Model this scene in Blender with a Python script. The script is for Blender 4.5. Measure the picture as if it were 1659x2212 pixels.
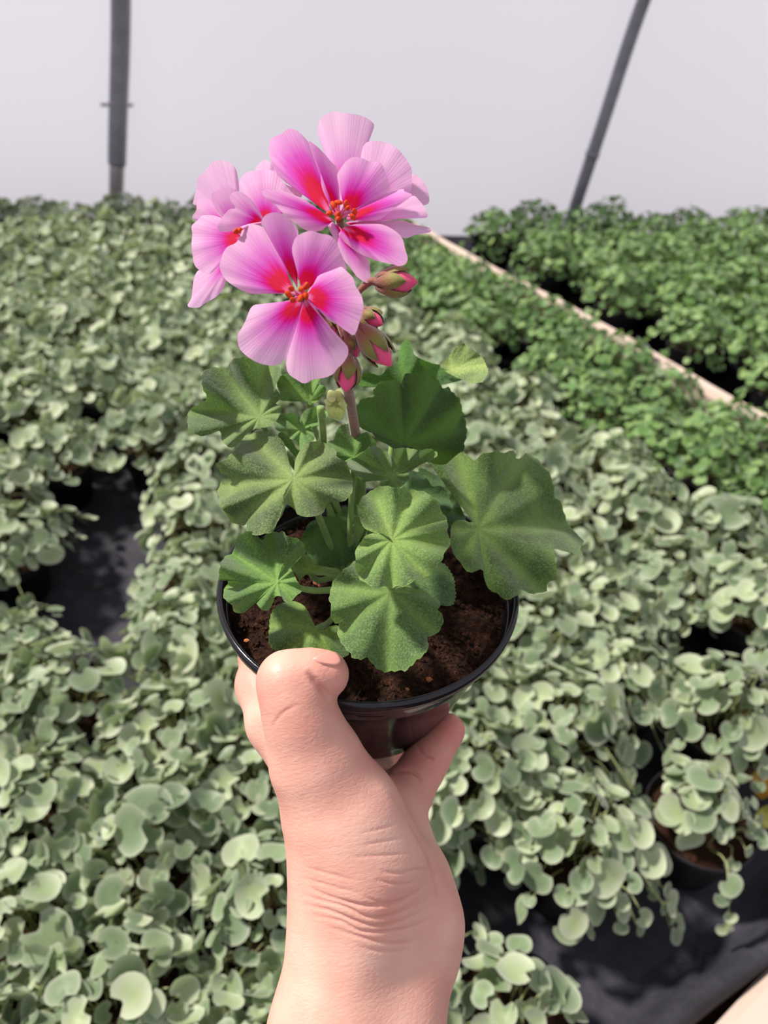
import bpy, math, random
import numpy as np
from mathutils import Vector, Matrix
from mathutils.bvhtree import BVHTree

# ------------------------------------------------------------------ camera
for o in list(bpy.data.objects):
    bpy.data.objects.remove(o)
SC = bpy.context.scene
COL = SC.collection
FPX, CAM_H = 1660.0, 0.86
PITCH, ROLL = math.radians(40), math.radians(3)
F = Vector((0, math.cos(PITCH), -math.sin(PITCH)))
U0 = Vector((0, math.sin(PITCH), math.cos(PITCH)))
R0 = Vector((1, 0, 0))
UP = U0*math.cos(ROLL) - R0*math.sin(ROLL)
RT = R0*math.cos(ROLL) + U0*math.sin(ROLL)
CAM = Vector((0, 0, CAM_H))
cd = bpy.data.cameras.new('camera')
cd.sensor_fit = 'VERTICAL'; cd.sensor_height = 34.6; cd.lens = FPX/2212*34.6
cd.clip_start = 0.01; cd.clip_end = 50
cd.dof.use_dof = True; cd.dof.focus_distance = 0.253
cd.dof.aperture_fstop = cd.lens/2.1
co = bpy.data.objects.new('camera', cd); COL.objects.link(co)
M = Matrix.Identity(4)
for i in range(3):
    M[i][0], M[i][1], M[i][2], M[i][3] = RT[i], UP[i], -F[i], CAM[i]
co.matrix_world = M
SC.camera = co

# ------------------------------------------------------------------ light
world = bpy.data.worlds.new('world'); SC.world = world
world.use_nodes = True
bg = world.node_tree.nodes['Background']
bg.inputs[0].default_value = (0.93, 0.91, 1.0, 1); bg.inputs[1].default_value = 0.66
sd = bpy.data.lights.new('sun', 'SUN'); sd.energy = 6.2; sd.angle = math.radians(5)
sd.color = (1.0, 0.93, 0.83)
so = bpy.data.objects.new('sun', sd); COL.objects.link(so)
SUN = Vector((-0.60, 0.21, 0.76)).normalized()
so.rotation_euler = SUN.to_track_quat('Z', 'Y').to_euler()
so.location = (-2, 0.5, 3)
vs = SC.view_settings
vs.view_transform = 'Standard'; vs.look = 'None'; vs.gamma = 1; vs.use_curve_mapping = False
vs.exposure = 0.0

# ------------------------------------------------------------------ helpers
def ray(x, y):
    return F + RT*((x-829.5)/FPX) + UP*((1106-y)/FPX)
def at(x, y, z):
    return CAM + ray(x, y)*z
def ground(x, y, h):
    d = ray(x, y); return CAM + d*((h-CAM_H)/d.z)
def project(p):
    v = p-CAM; z = v.dot(F)
    return 829.5+FPX*v.dot(RT)/z, 1106-FPX*v.dot(UP)/z, z
def lin(r, g, b):
    c = []
    for v in (r, g, b):
        v /= 255.0
        c.append(v/12.92 if v <= 0.04045 else ((v+0.055)/1.055)**2.4)
    return (c[0], c[1], c[2], 1.0)

def mesh_obj(name, verts, faces, mat=None, parent=None, smooth=True, attrs=None, link=True):
    me = bpy.data.meshes.new(name)
    me.from_pydata([tuple(v) for v in verts], [], faces)
    if smooth:
        me.polygons.foreach_set('use_smooth', [True]*len(me.polygons))
    if attrs:
        for k, vals in attrs.items():
            a = me.attributes.new(k, 'FLOAT', 'POINT')
            a.data.foreach_set('value', np.asarray(vals, dtype=np.float32))
    for m in (mat if isinstance(mat, (list, tuple)) else [mat]):
        if m: me.materials.append(m)
    me.update()
    if not link: return me
    o = bpy.data.objects.new(name, me)
    COL.objects.link(o)
    if parent is not None: adopt(o, parent)
    return o
WM = {}
def adopt(o, parent):
    o.parent = parent
    o.matrix_parent_inverse = WM.get(parent.name, Matrix.Identity(4)).inverted()
def empty(name, loc):
    o = bpy.data.objects.new(name, None); COL.objects.link(o)
    o.location = loc; o.empty_display_size = 0.02
    WM[o.name] = Matrix.Translation(Vector(loc))
    return o
def tag(o, label=None, cat=None, group=None, kind=None):
    if label: o['label'] = label
    if cat: o['category'] = cat
    if group: o['group'] = group
    if kind: o['kind'] = kind
    return o

def catmull(pts, n, closed=False):
    pts = [Vector(p) for p in pts]; m = len(pts); out = []
    segs = m if closed else m-1
    for k in range(n if closed else n+1):
        t = k*segs/n; i = min(int(t), segs-1); t -= i
        def g(j): return pts[j % m] if closed else pts[max(0, min(m-1, j))]
        a, b, c, d = g(i-1), g(i), g(i+1), g(i+2)
        out.append(0.5*((2*b)+(c-a)*t+(2*a-5*b+4*c-d)*t*t+(3*b-a-3*c+d)*t**3))
    return out

def tube_data(pts, radii, seg=8, cap=True):
    V, Fc = [], []; n = len(pts)
    up = Vector((0.3, 0.2, 0.93)).normalized()
    for i, p in enumerate(pts):
        t = (pts[min(i+1, n-1)]-pts[max(i-1, 0)]).normalized()
        a = t.cross(up)
        if a.length < 1e-4: a = t.cross(Vector((1, 0, 0)))
        a.normalize(); b = t.cross(a)
        for k in range(seg):
            an = 2*math.pi*k/seg
            V.append(p + (a*math.cos(an)+b*math.sin(an))*radii[i])
    for i in range(n-1):
        for k in range(seg):
            k2 = (k+1) % seg
            Fc.append((i*seg+k, i*seg+k2, (i+1)*seg+k2, (i+1)*seg+k))
    if cap:
        Fc.append(tuple(range(seg))[::-1]); Fc.append(tuple((n-1)*seg+k for k in range(seg)))
    return V, Fc
def tube(name, ctrl, radii, mat, parent=None, n=14, seg=8):
    pts = catmull(ctrl, n)
    rr = np.interp(np.linspace(0, 1, n+1), np.linspace(0, 1, len(radii)), radii)
    V, Fc = tube_data(pts, rr, seg)
    return mesh_obj(name, V, Fc, mat, parent)

def lathe_data(profile, seg, axis_o=Vector((0, 0, 0))):
    V, Fc = [], []; n = len(profile)
    for r, z in profile:
        for k in range(seg):
            a = 2*math.pi*k/seg
            V.append((axis_o.x+r*math.cos(a), axis_o.y+r*math.sin(a), axis_o.z+z))
    for i in range(n-1):
        for k in range(seg):
            k2 = (k+1) % seg
            Fc.append((i*seg+k, i*seg+k2, (i+1)*seg+k2, (i+1)*seg+k))
    return V, Fc

# ------------------------------------------------------------------ materials
class NT:
    def __init__(s, name):
        s.m = bpy.data.materials.new(name); s.m.use_nodes = True
        s.t = s.m.node_tree; s.t.nodes.clear()
        s.out = s.t.nodes.new('ShaderNodeOutputMaterial')
    def n(s, typ, **kw):
        nd = s.t.nodes.new('ShaderNode'+typ)
        for k, v in kw.items():
            if k.startswith('i_'):
                key = k[2:].replace('_', ' ')
                nd.inputs[key].default_value = v
            else: setattr(nd, k, v)
        return nd
    def l(s, a, b): s.t.links.new(a, b)
    def attr(s, name):
        nd = s.n('Attribute'); nd.attribute_name = name; return nd.outputs['Fac']
    def math(s, op, a, b=None, c=None):
        nd = s.n('Math'); nd.operation = op
        for i, v in enumerate((a, b, c)):
            if v is None: continue
            if isinstance(v, (int, float)): nd.inputs[i].default_value = v
            else: s.l(v, nd.inputs[i])
        return nd.outputs[0]
    def ramp(s, fac, stops, interp='LINEAR'):
        nd = s.n('ValToRGB'); cr = nd.color_ramp; cr.interpolation = interp
        while len(cr.elements) < len(stops): cr.elements.new(0.5)
        for e, (p, c) in zip(cr.elements, stops):
            e.position = p; e.color = c
        s.l(fac, nd.inputs[0]); return nd.outputs[0]
    def mix(s, fac, a, b, blend='MIX'):
        nd = s.n('Mix'); nd.data_type = 'RGBA'; nd.blend_type = blend
        for sock, v in ((nd.inputs[0], fac), (nd.inputs[6], a), (nd.inputs[7], b)):
            if isinstance(v, (int, float, tuple)): sock.default_value = v
            else: s.l(v, sock)
        return nd.outputs[2]
    def noise(s, scale, detail=2, vec=None, rough=0.5):
        nd = s.n('TexNoise'); nd.inputs['Scale'].default_value = scale
        nd.inputs['Detail'].default_value = detail; nd.inputs['Roughness'].default_value = rough
        if vec is None:
            tc = s.n('TexCoord'); vec = tc.outputs['Object']
        s.l(vec, nd.inputs['Vector']); return nd.outputs['Fac']
    def bump(s, h, strength, dist):
        nd = s.n('Bump'); nd.inputs['Strength'].default_value = strength
        nd.inputs['Distance'].default_value = dist; s.l(h, nd.inputs['Height']); return nd.outputs[0]
    def bsdf(s, col, rough=0.5, normal=None, spec=0.5, sheen=0.0, sss=0.0, metal=0.0, coat=0.0):
        p = s.n('BsdfPrincipled')
        if isinstance(col, tuple): p.inputs['Base Color'].default_value = col
        else: s.l(col, p.inputs['Base Color'])
        if isinstance(rough, (int, float)): p.inputs['Roughness'].default_value = rough
        else: s.l(rough, p.inputs['Roughness'])
        p.inputs['Specular IOR Level'].default_value = spec
        p.inputs['Sheen Weight'].default_value = sheen
        p.inputs['Sheen Roughness'].default_value = 0.5
        p.inputs['Metallic'].default_value = metal
        p.inputs['Coat Weight'].default_value = coat
        if sss:
            p.inputs['Subsurface Weight'].default_value = sss
            p.inputs['Subsurface Radius'].default_value = (1.0, 0.35, 0.2)
            p.inputs['Subsurface Scale'].default_value = 0.004
        if normal is not None: s.l(normal, p.inputs['Normal'])
        return p.outputs[0]
    def transl(s, surf, col, fac, normal=None):
        t = s.n('BsdfTranslucent')
        if isinstance(col, tuple): t.inputs[0].default_value = col
        else: s.l(col, t.inputs[0])
        mx = s.n('MixShader'); mx.inputs[0].default_value = fac
        s.l(surf, mx.inputs[1]); s.l(t.outputs[0], mx.inputs[2]); return mx.outputs[0]
    def done(s, surf):
        s.l(surf, s.out.inputs['Surface']); return s.m

def simple(name, col, rough=0.6, var=0.0, scale=60, spec=0.5, metal=0.0, bump=0.0, sheen=0.0):
    t = NT(name); nz = t.noise(scale, 3)
    c = col
    if var:
        dk = tuple(v*(1-var) for v in col[:3])+(1,)
        lt = tuple(min(1, v*(1+var)) for v in col[:3])+(1,)
        c = t.ramp(nz, [(0.3, dk), (0.7, lt)])
    nm = t.bump(nz, 0.6, bump) if bump else None
    return t.done(t.bsdf(c, rough, nm, spec, sheen, 0, metal))

def mat_petal():
    t = NT('petal_pink')
    d, r, a = t.attr('pd'), t.attr('r'), t.attr('pt')
    cb = t.n('CombineXYZ'); t.l(t.math('MULTIPLY', r, 1.2), cb.inputs[0]); t.l(t.math('MULTIPLY', a, 9.0), cb.inputs[1])
    oi = t.n('ObjectInfo'); t.l(t.math('MULTIPLY', oi.outputs['Random'], 20.0), cb.inputs[2])
    st = t.noise(1.6, 3, cb.outputs[0], 0.6)
    dd = t.math('ADD', t.math('MULTIPLY', d, 0.64), t.math('MULTIPLY', t.math('SUBTRACT', 0.5, st), 0.22))
    col = t.ramp(dd, [(0.0, lin(252, 190, 226)), (0.07, lin(246, 120, 190)), (0.13, lin(230, 4, 76)), (0.28, lin(230, 0, 66)),
                      (0.36, lin(232, 6, 156)), (0.47, lin(228, 84, 205)), (0.66, lin(238, 148, 225)), (1.0, lin(250, 196, 238))])
    eg = t.ramp(r, [(0.72, (0, 0, 0, 1)), (1.0, (1, 1, 1, 1))])
    col = t.mix(t.math('MULTIPLY', eg, 0.5), col, lin(250, 206, 240))
    cb2 = t.n('CombineXYZ'); t.l(t.math('MULTIPLY', r, 0.6), cb2.inputs[0]); t.l(t.math('MULTIPLY', a, 26.0), cb2.inputs[1])
    v = t.noise(1.0, 2, cb2.outputs[0])
    vv = t.ramp(v, [(0.36, (0.86, 0.66, 0.84, 1)), (0.52, (1, 1, 1, 1))])
    col = t.mix(0.4, col, vv, 'MULTIPLY')
    nm = t.bump(v, 0.25, 0.0006)
    s = t.bsdf(col, 0.55, nm, 0.2, 0.05)
    return t.done(t.transl(s, col, 0.54))

def mat_leaf():
    t = NT('geranium_leaf')
    vd, r = t.attr('vd'), t.attr('r')
    oi = t.n('ObjectInfo')
    n1, n2 = t.noise(75, 3), t.noise(1500, 2)
    base = t.ramp(n1, [(0.28, lin(46, 72, 38)), (0.5, lin(70, 100, 50)), (0.75, lin(98, 126, 64))])
    zone = t.ramp(r, [(0.0, (1, 1, 1, 1)), (0.35, (0.15, 0.15, 0.15, 1)), (0.5, (0, 0, 0, 1)), (0.97, (0, 0, 0, 1)), (1.0, (0.8, 0.8, 0.8, 1))])
    base = t.mix(t.math('MULTIPLY', zone, 0.3), base, lin(130, 158, 72))
    vein = t.ramp(vd, [(0.0, (1, 1, 1, 1)), (0.0002, (0.7, 0.7, 0.7, 1)), (0.0006, (0, 0, 0, 1))])
    base = t.mix(t.math('MULTIPLY', vein, 0.45), base, lin(136, 164, 92))
    fuzz = t.ramp(n2, [(0.42, (0, 0, 0, 1)), (0.72, (1, 1, 1, 1))])
    base = t.mix(t.math('MULTIPLY', fuzz, 0.32), base, lin(166, 176, 134))
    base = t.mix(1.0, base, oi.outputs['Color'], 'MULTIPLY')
    h = t.math('ADD', t.math('MULTIPLY', n2, 0.5), t.noise(320, 3))
    nm = t.bump(h, 0.55, 0.0006)
    s = t.bsdf(base, 0.72, nm, 0.25, 0.30)
    tr = t.mix(0.5, base, lin(110, 160, 24))
    return t.done(t.transl(s, tr, 0.22))

def mat_small_leaf(name, dk, md, lt, rim, trc, trf=0.28):
    t = NT(name)
    r, q = t.attr('r'), t.attr('rnd')
    n1 = t.noise(120, 2)
    k = t.math('ADD', t.math('MULTIPLY', q, 0.7), t.math('MULTIPLY', n1, 0.3))
    c = t.ramp(k, [(0.1, dk), (0.5, md), (0.9, lt)])
    ce = t.ramp(r, [(0.0, (1, 1, 1, 1)), (0.75, (0, 0, 0, 1))])
    c = t.mix(t.math('MULTIPLY', ce, t.math('MULTIPLY', q, 0.5)), c, trc)
    e = t.ramp(r, [(0.55, (0, 0, 0, 1)), (0.90, (0.35, 0.35, 0.35, 1)), (1.0, (1, 1, 1, 1))])
    c = t.mix(t.math('MULTIPLY', e, 0.5), c, rim)
    s = t.bsdf(c, 0.5, None, 0.45, 0.35)
    return t.done(t.transl(s, t.mix(0.5, c, trc), trf))

def mat_skin():
    t = NT('skin')
    n1, n2 = t.noise(38, 4), t.noise(900, 3)
    c = t.ramp(n1, [(0.3, lin(211, 151, 135)), (0.52, lin(223, 171, 154)), (0.72, lin(232, 187, 169))])
    red = t.attr('red')
    c = t.mix(t.math('MULTIPLY', red, 0.75), c, lin(206, 100, 94))
    vor = t.n('TexVoronoi'); vor.feature = 'DISTANCE_TO_EDGE'; vor.inputs['Scale'].default_value = 620
    mp = t.n('Mapping'); mp.inputs['Scale'].default_value = (0.55, 1, 1); tc = t.n('TexCoord')
    t.l(tc.outputs['Object'], mp.inputs[0]); t.l(mp.outputs[0], vor.inputs['Vector'])
    h = t.math('ADD', t.math('MINIMUM', t.math('MULTIPLY', vor.outputs['Distance'], 2.5), 0.6), t.math('MULTIPLY', n2, 0.5))
    cb = t.n('CombineXYZ'); t.l(t.math('MULTIPLY', t.attr('hu'), 150.0), cb.inputs[0]); t.l(t.math('MULTIPLY', t.attr('hv'), 900.0), cb.inputs[1])
    ln = t.noise(1.0, 3, cb.outputs[0], 0.6)
    h = t.math('ADD', t.math('MULTIPLY', h, 0.55), ln)
    nm = t.bump(h, 0.24, 0.0005)
    return t.done(t.bsdf(c, 0.48, nm, 0.4, 0.0, 0.35))

def mat_soil():
    t = NT('peat_soil'); n1, n2 = t.noise(420, 4, None, 0.7), t.noise(90, 3)
    c = t.ramp(n1, [(0.3, lin(20, 12, 9)), (0.55, lin(58, 36, 26)), (0.8, lin(110, 72, 48))])
    return t.done(t.bsdf(c, 0.95, t.bump(t.math('ADD', n1, n2), 1.0, 0.004), 0.15))

def mat_film():
    t = NT('greenhouse_film'); n = t.noise(1.2, 3)
    c = t.ramp(n, [(0.3, (0.885, 0.875, 0.96, 1)), (0.7, (0.925, 0.912, 0.99, 1))])
    d = t.bsdf(c, 0.35, t.bump(n, 0.2, 0.02), 0.4)
    s = t.transl(d, c, 0.66)
    return t.done(s)

def mat_fabric():
    t = NT('ground_fabric')
    tc = t.n('TexCoord')
    w1 = t.n('TexWave'); w1.inputs['Scale'].default_value = 160; w1.bands_direction = 'X'
    w2 = t.n('TexWave'); w2.inputs['Scale'].default_value = 160; w2.bands_direction = 'Y'
    t.l(tc.outputs['Object'], w1.inputs[0]); t.l(tc.outputs['Object'], w2.inputs[0])
    n1 = t.noise(14, 5, None, 0.7)
    c = t.ramp(n1, [(0.3, lin(24, 23, 28)), (0.55, lin(44, 43, 54)), (0.8, lin(72, 68, 78))])
    h = t.math('ADD', t.math('MULTIPLY', t.math('MULTIPLY', w1.outputs['Fac'], w2.outputs['Fac']), 0.15), n1)
    return t.done(t.bsdf(c, 0.62, t.bump(h, 0.5, 0.012), 0.4))

PETAL, LEAF, SKIN, SOIL, FILM, FABRIC = mat_petal(), mat_leaf(), mat_skin(), mat_soil(), mat_film(), mat_fabric()
SILVER = mat_small_leaf('silver_leaf', lin(88, 112, 82), lin(134, 154, 118), lin(190, 200, 166), lin(224, 224, 204), lin(140, 164, 74))
GREEN = mat_small_leaf('green_leaf', lin(52, 90, 40), lin(90, 130, 64), lin(138, 168, 98), lin(166, 190, 132), lin(112, 156, 44))
STALK = simple('petiole_green', lin(112, 142, 70), 0.6, 0.2, 200, 0.3, 0, 0, 0.3)
PALESTALK = simple('pale_stalk', lin(150, 158, 108), 0.6, 0.25, 200, 0.3)
STEMRED = simple('peduncle_brown', lin(126, 76, 56), 0.65, 0.3, 500, 0.3, 0, 0.0003, 0.5)
SEPAL = None
POT = simple('black_plastic', lin(26, 25, 30), 0.13, 0.15, 30, 0.5)
OLDPOT = simple('dull_black_plastic', lin(30, 28, 33), 0.45, 0.2, 30, 0.4)
STEEL = simple('galvanised_tube', lin(136, 134, 146), 0.45, 0.12, 30, 0.5, 0.3)
STEEL2 = simple('bright_tube', lin(178, 172, 174), 0.4, 0.1, 30, 0.5, 0.4)
CREAM = simple('cream_board', lin(198, 178, 166), 0.7, 0.08, 18, 0.3, 0, 0.002)
ANTHER = simple('anther_orange', lin(206, 62, 10), 0.7, 0.3, 900, 0.3)
FILAMENT = simple('filament_pink', lin(240, 150, 196), 0.5, 0.1, 300)
NAIL = simple('nail', lin(230, 160, 146), 0.28, 0.05, 100, 0.5)
def mat_sepal():
    t = NT('sepal'); r = t.attr('r')
    c = t.ramp(r, [(0.0, lin(112, 46, 40)), (0.35, lin(124, 78, 42)), (0.7, lin(122, 118, 48)), (1.0, lin(104, 98, 44))])
    return t.done(t.bsdf(c, 0.6, t.bump(t.noise(1500, 2), 0.5, 0.0003), 0.3, 0.5))
SEPAL = mat_sepal()
def mat_bud():
    t = NT('bud_pink'); r = t.attr('r')
    c = t.ramp(r, [(0.0, lin(110, 46, 40)), (0.3, lin(176, 70, 74)), (0.55, lin(226, 96, 128)), (1.0, lin(226, 66, 120))])
    return t.done(t.bsdf(c, 0.5, None, 0.3, 0.2))
BUD = mat_bud()

# ------------------------------------------------------------------ setting
B0, B1 = ground(1010, 555, .12), ground(1600, 880, .12)
DV = (B1-B0); DV.z = 0; DV.normalize()
NV = Vector((-DV.y, DV.x, 0)); NV = -NV          # towards the near bed
B0g = Vector((B0.x, B0.y, 0))
def fld(s, d, z=0.0): return B0g + NV*s + DV*d + Vector((0, 0, z))
def to_fld(p): v = Vector((p.x, p.y, 0))-B0g; return v.dot(NV), v.dot(DV)
D_END = 1.385

# ground fabric: one gently rumpled sheet
def make_floor():
    V, Fc = [], []; n1, n2 = 60, 60
    rng = random.Random(3)
    ph = [(rng.uniform(3, 14), rng.uniform(3, 14), rng.uniform(0, 6)) for _ in range(6)]
    for i in range(n1+1):
        for j in range(n2+1):
            s = -2.6+5.6*i/n1; d = -1.7+(D_END+1.7)*j/n2
            z = sum(math.sin(a*s+b*d+c) for a, b, c in ph)*0.0009
            V.append(fld(s, d, z-0.004))
    for i in range(n1):
        for j in range(n2):
            a = i*(n2+1)+j; Fc.append((a, a+1, a+n2+2, a+n2+1))
    o = mesh_obj('floor', V, Fc, FABRIC)
    tag(o, 'black woven ground fabric under the rows of pots', 'floor', kind='structure')
    # packed earth path beyond the end of the bed
    pts = [fld(-2.6, D_END+0.02, -0.06), fld(3.0, D_END+0.02, -0.06), fld(3.0, D_END+1.6, -0.06), fld(-2.6, D_END+1.6, -0.06)]
    o = mesh_obj('floor_path', pts, [(0, 1, 2, 3)], SOIL)
    tag(o, 'brown earth path past the end of the bed', 'floor', kind='structure')
make_floor()

def board(name, a, b, h0, h1, th, label, mat, seed=0):
    """upright board, rounded top, gently uneven"""
    rng = random.Random(seed); n = 40
    ax = (b-a); L = ax.length; ax.normalize(); nn = Vector((-ax.y, ax.x, 0))
    prof = [(-th/2, h0), (-th/2, h1-th*.35), (-th*.3, h1), (th*.3, h1), (th/2, h1-th*.35), (th/2, h0)]
    V, Fc = [], []
    for i in range(n+1):
        p = a + ax*(L*i/n)
        w = math.sin(i*0.35+seed)*0.004+rng.uniform(-.001, .001)
        for (u, z) in prof: V.append(p + nn*(u+w) + Vector((0, 0, z+0.3*w)))
    m = len(prof)
    for i in range(n):
        for k in range(m):
            k2 = (k+1) % m; Fc.append((i*m+k, i*m+k2, (i+1)*m+k2, (i+1)*m+k))
    Fc.append(tuple(range(m))[::-1]); Fc.append(tuple(n*m+k for k in range(m)))
    return tag(mesh_obj(name, V, Fc, mat, smooth=False), label, 'board', kind='structure')
board('trim_1', fld(0, -0.51), fld(0, D_END+0.01), -0.004, 0.130, 0.030, 'cream edging board dividing the green plants from the bed behind', CREAM, 1)
# end board with the fabric lapped up against it
board('trim_2', fld(0.03, D_END+0.06), fld(2.6, D_END+0.06), -0.06, 0.035, 0.05, 'cream board closing the end of the bed in the corner', CREAM, 2)
def fabric_hem():
    prof = [(-0.03, -0.003), (-0.012, 0.002), (0.0, 0.014), (0.010, 0.030), (0.020, 0.034), (0.028, 0.028), (0.030, 0.012)]
    V, Fc = [], []; n = 120; m = len(prof)
    for i in range(n+1):
        s = 0.03+2.5*i/n
        w = 0.006*math.sin(s*11)+0.004*math.sin(s*27+1)
        for (u, z) in prof: V.append(fld(s, D_END-0.005+u+w*(0.4+z*20), z+w*0.3*(z > 0.01)))
    for i in range(n):
        for k in range(m-1):
            a = i*m+k; Fc.append((a, a+1, a+m+1, a+m))
    tag(mesh_obj('trim_3', V, Fc, FABRIC), 'rumpled black fabric hem lapped over the end of the bed', 'fabric', kind='structure')
fabric_hem()

# film wall, leaning inward, and its hoops
WL, WR = ground(0, 425, .12), ground(1659, 462, .12)
WL.z = WR.z = 0
wd = (WR-WL).normalized(); wn = Vector((wd.y, -wd.x, 0))     # wn points to the camera side
if wn.y > 0: wn = -wn
LEAN = 0.03
def film():
    V, Fc = [], []; n, m = 80, 24
    for i in range(n+1):
        u = -1.9+6.0*i/n
        for j in range(m+1):
            h = 0.95*j/m
            off = LEAN*h + 0.004*math.sin(u*3.1+h*2)*min(1, h)
            V.append(WL+wd*u+wn*(off-0.11)+Vector((0, 0, h-0.05)))
    for i in range(n):
        for j in range(m):
            a = i*(m+1)+j; Fc.append((a, a+1, a+m+2, a+m+1))
    tag(mesh_obj('wall_back', V, Fc, FILM), 'milky translucent greenhouse film wall', 'wall', kind='structure')
film()
def hoop(bpx, tpx, rad, name, label, sleeve):
    base = ground(bpx[0], bpx[1], .12)
    base = CAM+ray(*bpx)*(wn.dot(WL-wn*.055-CAM)/wn.dot(ray(*bpx)))
    def on(px, dep): return at(px[0], px[1], dep)
    # the tube leans inwards with the film: follow the film's lean plane
    pn = (wn - Vector((0, 0, 1))*LEAN).normalized()
    d = ray(*tpx); P0 = base
    t = pn.dot(P0-CAM)/pn.dot(d); top = CAM+d*t
    ax = (top-base)
    root = empty(name, base-ax*(base.z/ax.z)); tag(root, label, 'tube', 'hoops of the greenhouse frame')
    foot = base-ax*(base.z/ax.z)
    def pt(k): return foot+(top-foot)*k + wn*max(0, k-1)**2*0.25
    ks = [0, .1, .2] if sleeve else [0]
    if sleeve:
        k0 = sleeve
        tube('ground_tube', [pt(-0.02), pt(k0*.5), pt(k0+.03)], [rad*.84]*2, STEEL2, root, 6, 16)
        tube('hoop_tube', [pt(k0), pt(.5), pt(1), pt(1.6)], [rad]*2, STEEL, root, 24, 16)
        tube('bolt', [pt(.60)-wd*rad*1.75+wn*.01, pt(.60)+wd*rad*1.6+wn*.006], [.0045, .0045], STEEL2, root, 2, 8)
    else:
        tube('hoop_tube', [pt(-.02), pt(.5), pt(1), pt(1.6)], [rad]*2, STEEL, root, 24, 16)
        tube('clamp_ring', [pt(.40), pt(.42)], [rad*1.12]*2, STEEL, root, 2, 16)
hoop((251, 425), (261, 0), 0.0245, 'hoop_post', 'thick grey steel hoop post on a paler ground tube, at left', 0.34)
hoop((1248, 430), (1391, 0), 0.0178, 'hoop_post', 'slim grey steel hoop post slanting right above the green bed', 0)

# ------------------------------------------------------------------ background plants
rng = random.Random(11)
def leaf_variant(seed, kind):
    r = random.Random(seed)
    n = 18 if kind == 's' else 14
    cup = r.uniform(-0.10, 0.42) if kind == 's' else r.uniform(-0.25, 0.2)
    fold = r.uniform(0.0, 0.30)
    wav = r.uniform(0.02, 0.07) if kind == 's' else r.uniform(0.06, 0.14)
    ph = r.uniform(0, 6); ov = r.uniform(0.9, 1.15)
    V = [(0.12, 0, 0)]; rr = [0.0]; Fc = []
    rings = (0.55, 0.88, 1.0) if kind == 's' else (0.6, 1.0)
    for q in rings:
        for k in range(n):
            a = 2*math.pi*(k+0.5)/n
            dd = abs(math.atan2(math.sin(a-math.pi), math.cos(a-math.pi)))
            rad = 1.0 - 0.72*math.exp(-(dd/0.36)**2)
            if kind == 'g': rad *= 1+0.10*math.cos(5*a+ph)
            x, y = rad*q*math.cos(a)*0.95, rad*q*math.sin(a)*ov
            z = cup*q*q*0.9 + fold*abs(y)*q + wav*q*q*math.sin(3*a+ph)
            V.append((x+0.12*(1-q), y, z)); rr.append(q)
    for k in range(n): Fc.append((0, 1+k, 1+(k+1) % n))
    for j in range(len(rings)-1):
        for k in range(n):
            k2 = (k+1) % n; a = 1+j*n
            Fc.append((a+k, a+n+k, a+n+k2, a+k2))
    return np.array(V), Fc, rr, r.random()
S_VAR = [leaf_variant(100+i, 's') for i in range(16)]
G_VAR = [leaf_variant(300+i, 'g') for i in range(12)]
def var_mesh(v, mat, nm):
    V, Fc, rr, q = v
    return mesh_obj(nm, V, Fc, mat, None, True, {'r': rr, 'rnd': [q]*len(rr)}, link=False)
S_MESH = [var_mesh(v, SILVER, 'leaf') for v in S_VAR]
G_MESH = [var_mesh(v, GREEN, 'leaf') for v in G_VAR]

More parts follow.
